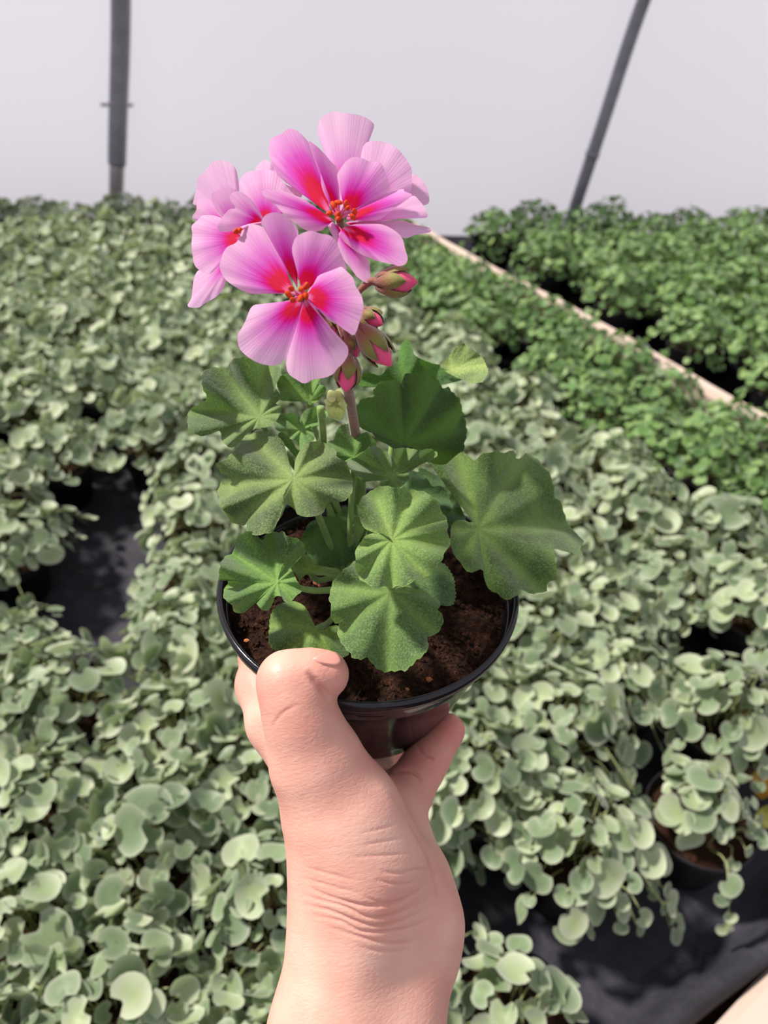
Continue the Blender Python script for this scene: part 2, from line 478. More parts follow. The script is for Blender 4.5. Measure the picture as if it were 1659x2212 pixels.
POT_H = 0.09
def clump(seed, kind, n, R, runners=0):
    """leaf matrices (in the plant's own frame, base at the ground) and stalk curves"""
    r = random.Random(seed); L = []; stalks = []
    nv = 16 if kind == 's' else 12
    for i in range(n):
        f = (i+0.5)/n
        rad = R*math.sqrt(f)*r.uniform(0.88, 1.1); an = i*2.39996+r.uniform(-.35, .35)
        x, y = rad*math.cos(an), rad*math.sin(an)
        dome = (0.052 if kind == 's' else 0.066)*(1-(rad/R)**2*0.95)
        z = POT_H+0.006+dome+r.uniform(-0.016, 0.012)
        if rad > 0.062: z -= (rad-0.062)*0.5
        size = r.choice([0.0078, 0.0095, 0.0112, 0.013, 0.0148, 0.017]) * r.uniform(0.9, 1.1) if kind == 's' else r.uniform(0.0075, 0.0125)
        if kind == 's' and r.random() < 0.07: size *= 1.3
        tilt = r.uniform(0.05, 0.95) + 0.35*(rad/R)
        ta = an + r.uniform(-1.2, 1.2)
        ax = Vector((-math.sin(ta), math.cos(ta), 0))
        rot = Matrix.Rotation(tilt, 4, ax) @ Matrix.Rotation(an+r.uniform(-1.3, 1.3), 4, 'Z')
        m = Matrix.Translation((x, y, z)) @ rot @ Matrix.Scale(size, 4)
        L.append((r.randrange(nv), m))
        tip = m @ Vector((-0.25, 0, 0))
        b = Vector((x*0.45+r.uniform(-.012, .012), y*0.45+r.uniform(-.012, .012), POT_H-0.006))
        if b.to_2d().length > 0.048: b = b*0.85; b.z = POT_H-0.006
        mid = b.lerp(tip, 0.55)+Vector((0, 0, 0.012))
        stalks.append((b, mid, m @ Vector((0.1, 0, 0))))
    for k in range(runners):          # trailing runners hanging over the rim
        an = r.uniform(0, 6.28); out = r.uniform(0.095, 0.135)
        dr = Vector((math.cos(an), math.sin(an), 0)); sd_ = Vector((-dr.y, dr.x, 0))*r.uniform(-.02, .02)
        p0 = dr*.035+Vector((0, 0, POT_H-.004)); p1 = dr*.066+Vector((0, 0, POT_H+.030)); p2 = dr*(out*.85)+sd_*.5+Vector((0, 0, POT_H-.005)); p3 = dr*out+sd_+Vector((0, 0, POT_H-.045))
        stalks.append((p0, p1, p2)); stalks.append((p1.lerp(p2, .5), p2, p3))
        for q, base in ((.5, p1.lerp(p2, .55)), (.8, p2), (1, p2.lerp(p3, .5)), (1, p3)):
            rot = Matrix.Rotation(r.uniform(.4, 1.2), 4, Vector((-dr.y, dr.x, 0))) @ Matrix.Rotation(an+r.uniform(-1, 1), 4, 'Z')
            L.append((r.randrange(nv), Matrix.Translation(base+Vector((r.uniform(-.008, .008), r.uniform(-.008, .008), .006))) @ rot @ Matrix.Scale(r.uniform(.007, .012), 4)))
    return L, stalks
def stalk_mesh(stalks, mat, rad=0.0006, link=False):
    V, Fc = [], []
    for a, b, c in stalks:
        pts = [a, a.lerp(b, .6)+(b-a.lerp(c, .5))*.2, b, c]
        v, f = tube_data(pts, [rad, rad, rad*.9, rad*.7], 3, False)
        o = len(V); V += v; Fc += [tuple(k+o for k in q) for q in f]
    return mesh_obj('stalks', V, Fc, mat, None, True, None, link=False)
def foliage_mesh(L, variants, mat, r):
    Vs, Fc, rr, qq = [], [], [], []; off = 0
    for vi, m in L:
        V, f, a, q = variants[vi]
        mm = np.array(m); W = V@mm[:3, :3].T+mm[:3, 3]
        Vs.append(W); Fc += [tuple(k+off for k in x) for x in f]; rr += a; qq += [r.random()]*len(a); off += len(V)
    return mesh_obj('foliage', np.concatenate(Vs), Fc, mat, None, True, {'r': rr, 'rnd': qq}, link=False)

NP = 8
S_PROTO = [clump(1000+i, 's', 92, 0.088, 4) for i in range(NP)]
G_PROTO = [clump(2000+i, 'g', 118, 0.086) for i in range(6)]
rr_ = random.Random(5)
S_PROTO += [clump(3000+i, 's', 34, 0.058, 1) for i in range(2)]
S_STALK = [stalk_mesh(p[1], PALESTALK, 0.0009) for p in S_PROTO]
G_STALK = [stalk_mesh(p[1], STALK, 0.0007) for p in G_PROTO]
S_FOL = [foliage_mesh(p[0], S_VAR, SILVER, rr_) for p in S_PROTO]
G_FOL = [foliage_mesh(p[0], G_VAR, GREEN, rr_) for p in G_PROTO]
def pot_mesh(mat):
    prof = [(0.0, 0.004), (0.040, 0.004), (0.041, 0.0), (0.0435, 0.0), (0.056, 0.078), (0.0595, 0.080), (0.0605, 0.086), (0.0602, 0.0905),
            (0.0588, 0.0908), (0.0582, 0.084), (0.057, 0.070)]
    V, Fc = lathe_data(prof, 36); return mesh_obj('pot', V, Fc, mat, None, True, None, link=False)
def soil_disc(seed):
    r = random.Random(seed); V = [(0, 0, 0.083)]; Fc = []
    for j in range(1, 6):
        for k in range(24):
            a = 2*math.pi*k/24; q = 0.0572*j/5
            V.append((q*math.cos(a), q*math.sin(a), 0.080+r.uniform(-.003, .004)*(j < 5)-0.002*(j == 5)))
    for k in range(24): Fc.append((0, 1+k, 1+(k+1) % 24))
    for j in range(4):
        for k in range(24):
            k2 = (k+1) % 24; a = 1+j*24; Fc.append((a+k, a+24+k, a+24+k2, a+k2))
    return mesh_obj('soil', V, Fc, SOIL, None, False, None, link=False)
POTM, SOILM = pot_mesh(OLDPOT), soil_disc(1)

def new_part(name, me, root, mat=None):
    o = bpy.data.objects.new(name, me); COL.objects.link(o); o.parent = root
    if mat is not None: o.matrix_local = mat
    return o
COUNT = {'near': 0, 'far': 0, 'leaf': 0}
def plant(pos, kind, rotz, scale, label, group, near, proto, cull=None, lean=0.0):
    nm = 'silver_trailing_plant' if kind == 's' else 'green_leafy_plant'
    root = bpy.data.objects.new(nm, None); COL.objects.link(root)
    root.empty_display_size = .02
    root.location = pos; root.rotation_euler = (0, 0, rotz)
    root.scale = (1, 1, scale)
    tag(root, label, 'plant', group)
    new_part('pot', POTM, root); new_part('soil', SOILM, root)
    if kind == 's': P, ST, FO, ME = S_PROTO[proto], S_STALK[proto], S_FOL[proto], S_MESH
    else: P, ST, FO, ME = G_PROTO[proto], G_STALK[proto], G_FOL[proto], G_MESH
    o = new_part('stalks', ST, root); o['kind'] = 'stuff'
    if near:
        for vi, m in P[0]:
            new_part('leaf', ME[vi], root, m); COUNT['leaf'] += 1
        COUNT['near'] += 1
    else:
        o = new_part('foliage', FO, root); o['kind'] = 'stuff'; COUNT['far'] += 1
    return root

def inside(px, py, poly):
    c = False; n = len(poly)
    for i in range(n):
        x1, y1 = poly[i]; x2, y2 = poly[(i+1) % n]
        if (y1 > py) != (y2 > py) and px < (x2-x1)*(py-y1)/(y2-y1)+x1: c = not c
    return c
# bare stretches of fabric (as places on the bed)
BARE = [(ground(255, 1290, 0), 0.125), (ground(215, 1140, 0), 0.10), (ground(1610, 1540, 0), 0.10), (ground(1480, 1510, 0), 0.07), (ground(1420, 2110, 0), 0.10),
        (ground(1600, 1980, 0), 0.12), (ground(1560, 2150, 0), 0.12), (ground(1150, 850, 0), .045), (ground(1440, 855, 0.05), .05)]
SPECIAL = [  # potted plants whose pots show
    (ground(1520, 1755, .09), 's', 'silver plant in a black pot standing alone on the bare fabric at right', 0.0, NP),
    (ground(1105, 2190, .09), 's', 'silver plant in a pot with bare soil below the wrist', 0.0, NP+1),
    (ground(118, 985, .09), 's', 'silver plant whose black pot rim overhangs the dark gap', 0.0, 3),
    (ground(10, 1180, .09), 's', 'silver plant cut by the left edge beside the dark gap', 0.0, 4),
]
placed = []
for p, k, lab, sc, pr in SPECIAL:
    plant(Vector((p.x, p.y, 0)), k, pr*1.3, 0.92, lab, 'silver plants in black pots', True, pr)
    placed.append(p)
SP = 0.128
PL = []
side_rng = random.Random(21)
iu = 0
SPOTS = [((i+0.5*(j % 2))*SP, j*SP*0.88) for i in range(-22, 22) for j in range(-16, 14)]
SPOTS = [q for q in SPOTS if q[0] < -0.08 or q[0] > 0.27] + [(sv, (k+o)*0.118) for sv, o in ((0.086, 0), (0.192, .5)) for k in range(-8, 12)]
for s, d in SPOTS:
    if True:
        s += side_rng.uniform(-.012, .012); d += side_rng.uniform(-.012, .012)
        rz, pr, scl = side_rng.uniform(0, 6.28), side_rng.random(), side_rng.uniform(0.92, 1.12)
        if d > D_END-0.075: continue
        if (-0.135 if d > -0.25 else -0.075) < s < 0.07: continue
        p = fld(s, d)
        # stay on the near side of the film
        if (p-WL).dot(wn) < 0.06: continue
        q = project(Vector((p.x, p.y, .11)))
        if q[2] < 0.2 or q[0] < -420 or q[0] > 1659+420 or q[1] > 2212+200: continue
        shown = -190 < q[0] < 1849
        kind = 's' if s > 0.262 else 'g'
        if any((Vector((p.x, p.y, 0))-Vector((b.x, b.y, 0))).length < r for b, r in BARE): continue
        if any((Vector((p.x, p.y, 0))-Vector((b.x, b.y, 0))).length < 0.105 for b in placed): continue
        near = q[1] > 880 and kind == 's' and -120 < q[0] < 1780 and q[1] < 2330
        if kind == 'g' and q[1] > 860 and q[0] < 1750: near = True
        if kind == 's':
            if q[1] < 880: lab, grp = 'silver plant in the blurred carpet reaching back to the film wall', 'silver plants at the back of the bed'
            elif q[0] < 800: lab, grp = 'silver round-leaved trailing plant in the carpet left of the hand', 'silver plants left of the hand'
            else: lab, grp = 'silver round-leaved trailing plant in the carpet right of the hand', 'silver plants right of the hand'
        else:
            if s > 0: lab, grp = 'green leafy plant in the strip along the near side of the cream board', 'green plants on the near side of the board'
            else: lab, grp = 'green leafy plant in the dense bed beyond the cream board', 'green plants beyond the board'
        if not shown and kind == 's' and q[1] >= 880: lab, grp = 'silver plant of the same carpet, just outside the view', 'silver plants just outside the view'
        PL.append((q, s, d, kind, shown)); PL[-1] = PL[-1]+(plant(p, kind, rz, scl, lab, grp, near, int(pr*(NP if kind == 's' else 6)) % (NP if kind == 's' else 6)),)
ORD = 'first second third fourth fifth sixth seventh eighth ninth tenth eleventh twelfth thirteenth fourteenth fifteenth sixteenth seventeenth eighteenth nineteenth twentieth'.split()
BANDS = [(2010, 9999, 'along the bottom edge'), (1740, 2010, 'level with the wrist'), (1430, 1740, 'level with the thumb'), (1150, 1430, 'level with the pot rim'), (880, 1150, 'level with the geranium leaves')]
for y0, y1, where in BANDS:
    for side in ('left', 'right'):
        row = [e for e in PL if e[3] == 's' and e[4] and y0 <= e[0][1] < y1 and (e[0][0] < 800) == (side == 'left')]
        row.sort(key=lambda e: e[0][0] if side == 'left' else -e[0][0])
        for k, e in enumerate(row):
            e[5]['label'] = 'silver plant %s of the hand, %s, %s from the %s edge' % (side, where, ORD[k], side)
for lo_, hi_, txt in ((0.0, 0.14, 'green plant hard against the near side of the cream board, %s from the wall'),
                      (0.14, 0.262, 'green plant one row out from the near side of the board, %s from the wall')):
    row = sorted([e for e in PL if e[3] == 'g' and lo_ <= e[1] < hi_], key=lambda e: e[2])
    for k, e in enumerate(row): e[5]['label'] = txt % ORD[k]

# ------------------------------------------------------------------ the held plant
RIM_C = at(797, 1254, 0.311)                # centre of the pot's rim
RIM_Z = RIM_C.z
held = empty('potted_geranium', (RIM_C.x, RIM_C.y, RIM_Z-0.066))
tag(held, 'pink flowering geranium in a round black pot held up by a hand', 'potted plant')
def pot_held():
    prof = [(0.0, -0.058), (0.037, -0.058), (0.0380, -0.064), (0.0412, -0.064), (0.0422, -0.058), (0.0565, -0.0085), (0.0578, -0.0070), (0.0590, -0.0068), (0.0602, -0.0050),
            (0.0608, -0.0015), (0.0602, 0.0002), (0.0590, 0.0002), (0.0582, -0.0012), (0.0572, -0.010), (0.0555, -0.016)]
    V, Fc = lathe_data(prof, 96, RIM_C)
    mesh_obj('pot', V, Fc, POT, held)
pot_held()
SOIL_Z = RIM_Z-0.011
def soil_held():
    r = random.Random(8); V, Fc = [], []; nr, na = 26, 96
    V.append((RIM_C.x, RIM_C.y, SOIL_Z+0.004))
    ph = [(r.uniform(60, 400), r.uniform(60, 400), r.uniform(0, 6)) for _ in range(10)]
    for j in range(1, nr+1):
        for k in range(na):
            a = 2*math.pi*k/na; q = 0.0568*j/nr
            x, y = q*math.cos(a), q*math.sin(a)
            z = SOIL_Z+0.003*(1-(j/nr)**2)+sum(math.sin(u*x+v*y+w) for u, v, w in ph)*0.0005+r.uniform(-.0006, .0008)
            V.append((RIM_C.x+x, RIM_C.y+y, z))
    for k in range(na): Fc.append((0, 1+k, 1+(k+1) % na))
    for j in range(nr-1):
        for k in range(na):
            k2 = (k+1) % na; a = 1+j*na; Fc.append((a+k, a+na+k, a+na+k2, a+k2))
    s = mesh_obj('soil', V, Fc, SOIL, held, False)
    # crumbs and fibres
    V, Fc = [], []
    ico = [(0, 0, 1), (.89, 0, .45), (.28, .85, .45), (-.72, .53, .45), (-.72, -.53, .45), (.28, -.85, .45), (0, 0, -1)]
    fi = [(0, 1, 2), (0, 2, 3), (0, 3, 4), (0, 4, 5), (0, 5, 1), (6, 2, 1), (6, 3, 2), (6, 4, 3), (6, 5, 4), (6, 1, 5)]
    for _ in range(1500):
        q = 0.055*math.sqrt(r.random()); a = r.uniform(0, 6.28)
        rad = r.uniform(.0004, .0011) if r.random() < .9 else r.uniform(.0011, .0021)
        c = Vector((RIM_C.x+q*math.cos(a), RIM_C.y+q*math.sin(a), SOIL_Z+0.003*(1-(q/.057)**2)+rad*.5))
        o = len(V)
        V += [c+Vector(p)*rad*r.uniform(.6, 1.25) for p in ico]; Fc += [tuple(i+o for i in f) for f in fi]
    for _ in range(110):
        q = 0.053*math.sqrt(r.random()); a = r.uniform(0, 6.28); b = r.uniform(0, 6.28)
        c = Vector((RIM_C.x+q*math.cos(a), RIM_C.y+q*math.sin(a), SOIL_Z+0.0045))
        dv = Vector((math.cos(b), math.sin(b), r.uniform(-.1, .3)))*r.uniform(.002, .005)
        pts = catmull([c-dv, c+Vector((r.uniform(-.001, .001), r.uniform(-.001, .001), .001)), c+dv], 4)
        v, f = tube_data(pts, [.00013]*5, 3, False); o = len(V); V += v; Fc += [tuple(i+o for i in x) for x in f]
    tag(mesh_obj('soil_crumbs', V, Fc, SOIL, s, False), kind='stuff')
    PERL = simple('orange_grit', lin(170, 106, 62), 0.8, 0.3, 900)
    for (x, y, rad) in [(683, 1261, .0017), (690, 1266, .0012), (926, 1470, .0015), (880, 1490, .001), (532, 1385, .0012), (1015, 1166, .0012)]:
        p = ground_at(x, y, SOIL_Z+0.005)
        V = [p+Vector(q)*rad*r.uniform(.7, 1.2) for q in ico]
        mesh_obj('grit', V, fi, PERL, s, False)
def ground_at(x, y, z):
    d = ray(x, y); return CAM+d*((z-CAM_H)/d.z)
soil_held()

def conv(crop, pts):
    ox, oy, sc = crop; return [(ox+x/sc, oy+y/sc) for x, y in pts]
C1 = (400, 320, 5.53); C2 = (560, 230, 4.1475); C3 = (460, 440, 4.608); C4 = (660, 560, 6.381)
L1 = (400, 740, 4.366); L2 = (680, 720, 4.1475); L3 = (920, 940, 4.608); L4 = (460, 1080, 4.608); L5 = (680, 1000, 4.809)

def hit(px, P0, n):
    d = ray(*px); t = n.dot(P0-CAM)/n.dot(d); return CAM+d*t

def sheet(outline_px, hub_px, P0, n, N=96, rings=12, veins=0, pleat=0.0, cup=0.0, ruffle=0.0, rn=7, seed=0, camber=0.0, curl=0.0,
          spot=None, crenate=0.0, lump=0.0):
    """a thin curved blade filling an outline on its own tilted plane through P0"""
    r = random.Random(seed); n = n.normalized()
    if n.dot(P0-CAM) > 0: n = -n
    H = hit(hub_px, P0, n)
    e1 = n.cross(Vector((0, 0, 1)))
    if e1.length < .2: e1 = n.cross(Vector((0, 1, 0)))
    e1.normalize(); e2 = n.cross(e1)
    pts = []
    for p in outline_px:
        v = hit(p, P0, n)-H; pts.append((v.dot(e1), v.dot(e2)))
    P = [Vector((a, b, 0)) for a, b in pts]
    cm = catmull(P, N*4, True)
    # even arc length
    L = [0]
    for i in range(len(cm)): L.append(L[-1]+(cm[(i+1) % len(cm)]-cm[i]).length)
    xs = [c.x for c in cm]+[cm[0].x]; ys = [c.y for c in cm]+[cm[0].y]
    tt = np.linspace(0, L[-1], N, endpoint=False)
    X, Y = np.interp(tt, L, xs), np.interp(tt, L, ys)
    rad = np.hypot(X, Y); Rm = float(np.mean(rad)); ang = np.arctan2(Y, X)
    if crenate:
        k = 1+crenate*np.abs(np.sin(np.arange(N)*math.pi/3.0+0.3))*np.clip((rad/Rm)-.5, 0, 1)
        X, Y = X*k, Y*k; rad = rad*k
    # direction of the blade (mean) and angular half width
    A = abs(0.5*np.sum(X*np.roll(Y, -1)-np.roll(X, -1)*Y))
    cx = float(np.sum(X*rad)/np.sum(rad)); cy = float(np.sum(Y*rad)/np.sum(rad))
    ax = math.atan2(cy, cx)
    dth = np.angle(np.exp(1j*(ang-ax)))
    far = rad > 0.35*rad.max()
    hw = max(0.25, float(np.percentile(np.abs(dth[far]), 96)))
    t = np.clip(dth/hw, -1.3, 1.3)
    va = None
    if veins:
        sm = np.argmin(rad); sa = float(ang[sm])
        va = np.array([sa+0.35+(2*math.pi-0.7)*k/(veins-1) for k in range(veins)])
        va = va+np.array([r.uniform(-.08, .08) for _ in range(veins)])
    V, Fc, ar, apt, apd, avd = [H], [], [0.0], [0.0], [0.0], [0.0]
    ph = [r.uniform(0, 6.28) for _ in range(4)]
    ii = np.arange(N)*2*math.pi/N
    ruf = 0.6*np.sin(rn*ii+ph[0])+0.4*np.sin((2*rn-1)*ii+ph[1])+0.3*np.sin(3*ii+ph[2])
    if veins:
        rel = ang[:, None]-va[None, :]
        rel = np.angle(np.exp(1j*rel))
        near = np.min(np.abs(rel), axis=1)
        spc = (2*math.pi-0.7)/(veins-1)
        ple = np.cos(2*math.pi*np.clip(near/spc, 0, 0.5))      # 1 on the vein, -1 between veins
    rows = []
    for j in range(1, rings+1):
        s = j/rings
        x, y = X*s, Y*s; rho = rad*s
        z = cup*rho*rho/Rm + ruffle*Rm*(s**2.5)*ruf + curl*Rm*s**3 - camber*Rm*(t**2)*s
        if veins: z = z - pleat*rho*ple*(0.08+0.92*s)
        z = z + lump*Rm*(np.sin(x/Rm*2.9+ph[0])*np.sin(y/Rm*3.3+ph[1])+0.5*np.sin(x/Rm*5.1+y/Rm*4.2+ph[2]))*s
        rows.append((x, y, z))
        for i in range(N):
            q = H+e1*float(x[i])+e2*float(y[i]); dv = (CAM-q).normalized()
            V.append(q+dv*(float(z[i])/max(.45, dv.dot(n))))
            ar.append(s); apt.append(float(t[i]))
            apd.append(s/(spot or 1.0)+0.30*float(t[i])**2*min(1, s*2))
            avd.append(float(near[i]*rho[i]) if veins else 1.0)
    for i in range(N): Fc.append((0, 1+i, 1+(i+1) % N))
    for j in range(rings-1):
        for i in range(N):
            i2 = (i+1) % N; a = 1+j*N; Fc.append((a+i, a+N+i, a+N+i2, a+i2))
    return V, Fc, {'r': ar, 'pt': apt, 'pd': apd, 'vd': avd}, H

SOILC = Vector((RIM_C.x-0.006, RIM_C.y+0.008, SOIL_Z+0.002))
LEAVES = []
def gleaf(crop, hub, outline, n, h=None, z=None, veins=7, pleat=.16, cup=0.0, ruffle=0.03, rn=7, seed=0, tint=(1, 1, 1), petiole=True, extra=None, cren=0.035, ctrl=None, label=None):
    hp = conv(crop, [hub])[0]; op = conv(crop, outline)
    P0 = ground_at(hp[0], hp[1], RIM_Z+h) if h is not None else at(hp[0], hp[1], z)
    n = Vector(n)
    V, Fc, at_, H = sheet(op, hp, P0, n, 120, 14, veins, pleat, cup, ruffle, rn, seed, crenate=cren, lump=.05)
    if extra:
        for (hub2, out2, n2, dz) in extra:
            hp2 = conv(crop, [hub2])[0]; P2 = hit(hp2, P0, n.normalized())+F*dz
            V2, F2, a2, _ = sheet(conv(crop, out2), hp2, P2, Vector(n2), 96, 10, 4, .08, 0, ruffle, 5, seed+50, crenate=cren)
            o = len(V); V += V2; Fc += [tuple(i+o for i in f) for f in F2]
            for k in at_: at_[k] += a2[k]
    o = mesh_obj('leaf', V, Fc, LEAF, held, True, at_)
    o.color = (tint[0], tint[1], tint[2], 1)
    if label: o['label'] = label
    if petiole:
        b = SOILC+Vector((random.Random(seed).uniform(-.007, .007), random.Random(seed+1).uniform(-.007, .007), 0))
        if ctrl: c = [H]+[at(*q) for q in ctrl]
        else:
            m = b.lerp(H, 0.55); m.z = max(b.z, H.z-0.012)*0.5+m.z*0.5
            dn = n.normalized()
            if dn.z < 0: dn = -dn
            c = [H-dn*0.0008, H-dn*0.006+(b-H)*.10, m, b-Vector((0, 0, .004))]
        p = tube('petiole', c, [.0011, .0012, .0014], STALK, None, 12, 8)
        p.parent = o
    return o

# back and upper leaves
gleaf(L1, (700, 700), [(175,295),(260,245),(400,240),(440,180),(530,150),(590,150),(680,185),(760,200),(880,225),(905,270),(890,330),(855,400),(860,440),(895,490),(890,540),(850,570),(905,610),(890,680),(835,770),(760,800),(680,800),(640,830),(560,880),(500,960),(430,990),(380,960),(345,920),(340,860),(300,815),(210,870),(150,880),(90,850),(40,800),(35,730),(50,640),(110,600),(210,530),(180,450),(170,400)],
      (-.15, -.35, .93), h=.055, veins=9, pleat=.2, cup=.25, ruffle=.05, seed=1, tint=(1.0, 1.03, .98))
gleaf(L2, (800, 470), [(360,410),(460,350),(590,375),(650,310),(740,260),(755,160),(780,95),(825,60),(870,110),(900,200),(1050,270),(1130,290),(1250,390),(1330,410),(1140,465),(1000,480),(800,500),(600,490),(520,470),(440,485),(370,440)],
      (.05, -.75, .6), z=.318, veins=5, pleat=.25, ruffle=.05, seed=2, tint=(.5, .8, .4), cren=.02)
gleaf(L2, (1230, 330), [(1125,300),(1190,220),(1310,95),(1400,140),(1490,210),(1530,290),(1545,340),(1500,430),(1450,440),(1410,450),(1340,420),(1250,385)],
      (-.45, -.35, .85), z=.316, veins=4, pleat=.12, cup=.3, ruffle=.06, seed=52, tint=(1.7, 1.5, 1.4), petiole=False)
gleaf(L2, (800, 1005), [(720,1035),(640,990),(570,960),(500,880),(430,860),(390,810),(380,700),(385,650),(440,590),(530,575),(530,510),(600,455),(700,425),(750,435),(775,465),(800,390),(850,365),(940,375),(1020,405),(1110,440),(1135,500),(1190,490),(1230,540),(1290,600),(1310,680),(1340,780),(1355,900),(1335,980),(1325,1050),(1280,1100),(1220,1140),(1120,1190),(1020,1160),(980,1100),(900,1030)],
      (.42, -.86, .22), h=.040, veins=8, pleat=.05, ruffle=.02, seed=3, tint=(.24, .36, .33))  # very dark tint: the shade on this upright leaf is put into its colour
gleaf(L1, (1170, 560), [(870,400),(900,330),(960,300),(1050,310),(1150,350),(1270,345),(1250,390),(1310,410),(1330,450),(1300,500),(1240,560),(1180,590),(1120,540),(1060,490),(1000,530),(920,550),(880,520),(900,480)],
      (.1, -.7, .7), h=.058, veins=6, pleat=.2, ruffle=.08, seed=4, tint=(.8, 1.05, .6))
gleaf(L1, (1100, 820), [(840,760),(900,690),(1050,665),(1070,740),(1130,640),(1230,610),(1310,640),(1345,670),(1300,740),(1230,800),(1170,790),(1210,850),(1215,920),(1140,950),(1090,1010),(1050,930),(980,900),(960,830),(880,835)],
      (0, -.5, .85), h=.052, veins=7, pleat=.3, cup=.3, ruffle=.12, seed=5, tint=(.85, 1.1, .8))
gleaf(L1, (1070, 1080), [(880,880),(930,840),(990,900),(1050,1000),(1090,1030),(1060,1090),(980,1010),(930,960)], (0, -.5, .85), h=.04, veins=4, pleat=.1, seed=6, tint=(.9, 1.1, .8))
gleaf(L2, (345, 1110), [(110,980),(180,950),(190,890),(240,830),(330,815),(390,840),(405,900),(460,890),(500,930),(545,970),(540,1020),(480,1060),(400,1090),(345,1130),(290,1150),(220,1120),(150,1040)],
      (0, -.6, .8), h=.047, veins=7, pleat=.25, ruffle=.04, seed=7, tint=(.75, 1, .65))
gleaf(L1, (1020, 1285), [(1000,1240),(975,1130),(940,970),(900,910),(820,870),(760,840),(690,850),(560,895),(525,950),(510,1000),(440,1050),(410,1100),(345,1130),(330,1190),(345,1230),(420,1260),(355,1300),(325,1390),(330,1450),(350,1500),(350,1560),(400,1600),(410,1650),(460,1690),(540,1720),(590,1700),(575,1760),(610,1790),(680,1815),(740,1790),(790,1800),(840,1760),(870,1690),(925,1610),(930,1540),(895,1460),(900,1410),(960,1380),(925,1440),(930,1480),(960,1520),(1030,1570),(1060,1620),(1140,1640),(1240,1630),(1310,1590),(1340,1510),(1430,1500),(1500,1490),(1560,1420),(1575,1330),(1560,1250),(1530,1170),(1510,1120),(1430,1090),(1420,1030),(1350,970),(1290,940),(1210,935),(1130,960),(1070,1040),(1035,1120),(1030,1220)],
      (-.15, -.30, .94), h=.047, veins=8, pleat=.22, cup=-.1, ruffle=.03, seed=8, tint=(1.18, 1.1, 1.02))
gleaf(L2, (700, 1290), [(300,1190),(310,1140),(380,1110),(450,1060),(490,1020),(540,1015),(600,1040),(650,1070),(690,1120),(705,1110),(720,1040),(790,1030),(850,1035),(950,1050),(1030,1040),(1095,1090),(1030,1140),(960,1160),(890,1220),(840,1260),(845,1310),(780,1370),(730,1390),(660,1370),(600,1360),(545,1320),(430,1330),(385,1280),(330,1230)],
      (0, -.45, .9), h=.040, veins=9, pleat=.32, cup=.45, ruffle=.10, rn=9, seed=9, tint=(.95, 1.05, .9))
gleaf(L2, (900, 1500), [(790,1370),(850,1310),(850,1240),(930,1250),(1010,1310),(1050,1370),(1130,1370),(1180,1430),(1210,1500),(1230,1560),(1190,1620),(1150,1650),(1000,1640),(850,1560)],
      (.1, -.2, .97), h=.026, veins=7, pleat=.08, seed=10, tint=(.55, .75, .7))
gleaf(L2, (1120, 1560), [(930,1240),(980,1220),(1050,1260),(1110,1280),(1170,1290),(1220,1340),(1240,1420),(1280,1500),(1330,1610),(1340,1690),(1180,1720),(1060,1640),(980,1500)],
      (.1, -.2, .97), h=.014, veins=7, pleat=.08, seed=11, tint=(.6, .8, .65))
gleaf(L3, (515, 930), [(475,860),(430,800),(370,730),(330,620),(260,480),(200,380),(130,340),(10,260),(110,300),(210,290),(310,200),(360,180),(430,210),(490,270),(520,220),(580,190),(630,185),(700,160),(750,185),(850,170),(890,180),(895,260),(990,195),(1060,220),(1130,290),(1200,370),(1255,490),(1265,610),(1330,680),(1365,780),(1370,840),(1420,900),(1440,950),(1500,990),(1545,1060),(1520,1110),(1530,1190),(1400,1150),(1290,1080),(1210,1020),(1150,1040),(1220,1100),(1260,1160),(1285,1220),(1275,1280),(1295,1380),(1250,1440),(1200,1460),(1190,1540),(1080,1570),(1000,1560),(935,1525),(925,1580),(860,1610),(800,1635),(720,1590),(700,1555),(640,1550),(600,1480),(575,1400),(570,1330),(500,1350),(440,1370),(380,1330),(350,1270),(290,1210),(255,1120),(245,1000),(255,900),(300,850),(380,845),(440,870)],
      (.42, -.42, .80), h=.026, veins=8, pleat=.10, cup=-.05, ruffle=.02, rn=5, seed=12, tint=(.85, .93, .64), label='large leaf leaning out over the right rim, tinted for sunlight glowing through')  # yellowish tint stands in for sun shining through the blade
gleaf(L4, (1215, 165), [(1180,165),(1080,165),(1010,200),(950,240),(910,330),(880,400),(920,480),(960,560),(1000,610),(1050,640),(1140,675),(1240,650),(1300,640),(1390,600),(1440,520),(1460,420),(1440,330),(1420,200),(1390,100),(1300,60),(1260,110)],
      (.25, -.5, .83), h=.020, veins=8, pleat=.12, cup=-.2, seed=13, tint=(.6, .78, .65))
gleaf(L5, (420, 620), [(370,440),(400,420),(445,440),(460,520),(500,660),(510,690),(470,790),(420,820),(390,760),(395,660),(375,560)], (-.4, -.3, .85), h=.022, veins=4, pleat=.2, ruffle=.1, seed=14, tint=(1.05, 1.15, .8), petiole=False)
gleaf(L4, (960, 700), [(660,640),(760,580),(900,545),(960,560),(1000,620),(1050,650),(1150,670),(1240,690),(1260,730),(1190,750),(1050,750),(960,735),(900,760),(860,800),(830,740),(760,680)],
      (-.1, -.2, .97), h=.016, veins=5, pleat=.25, ruffle=.08, seed=15, tint=(1.2, 1.25, .7))
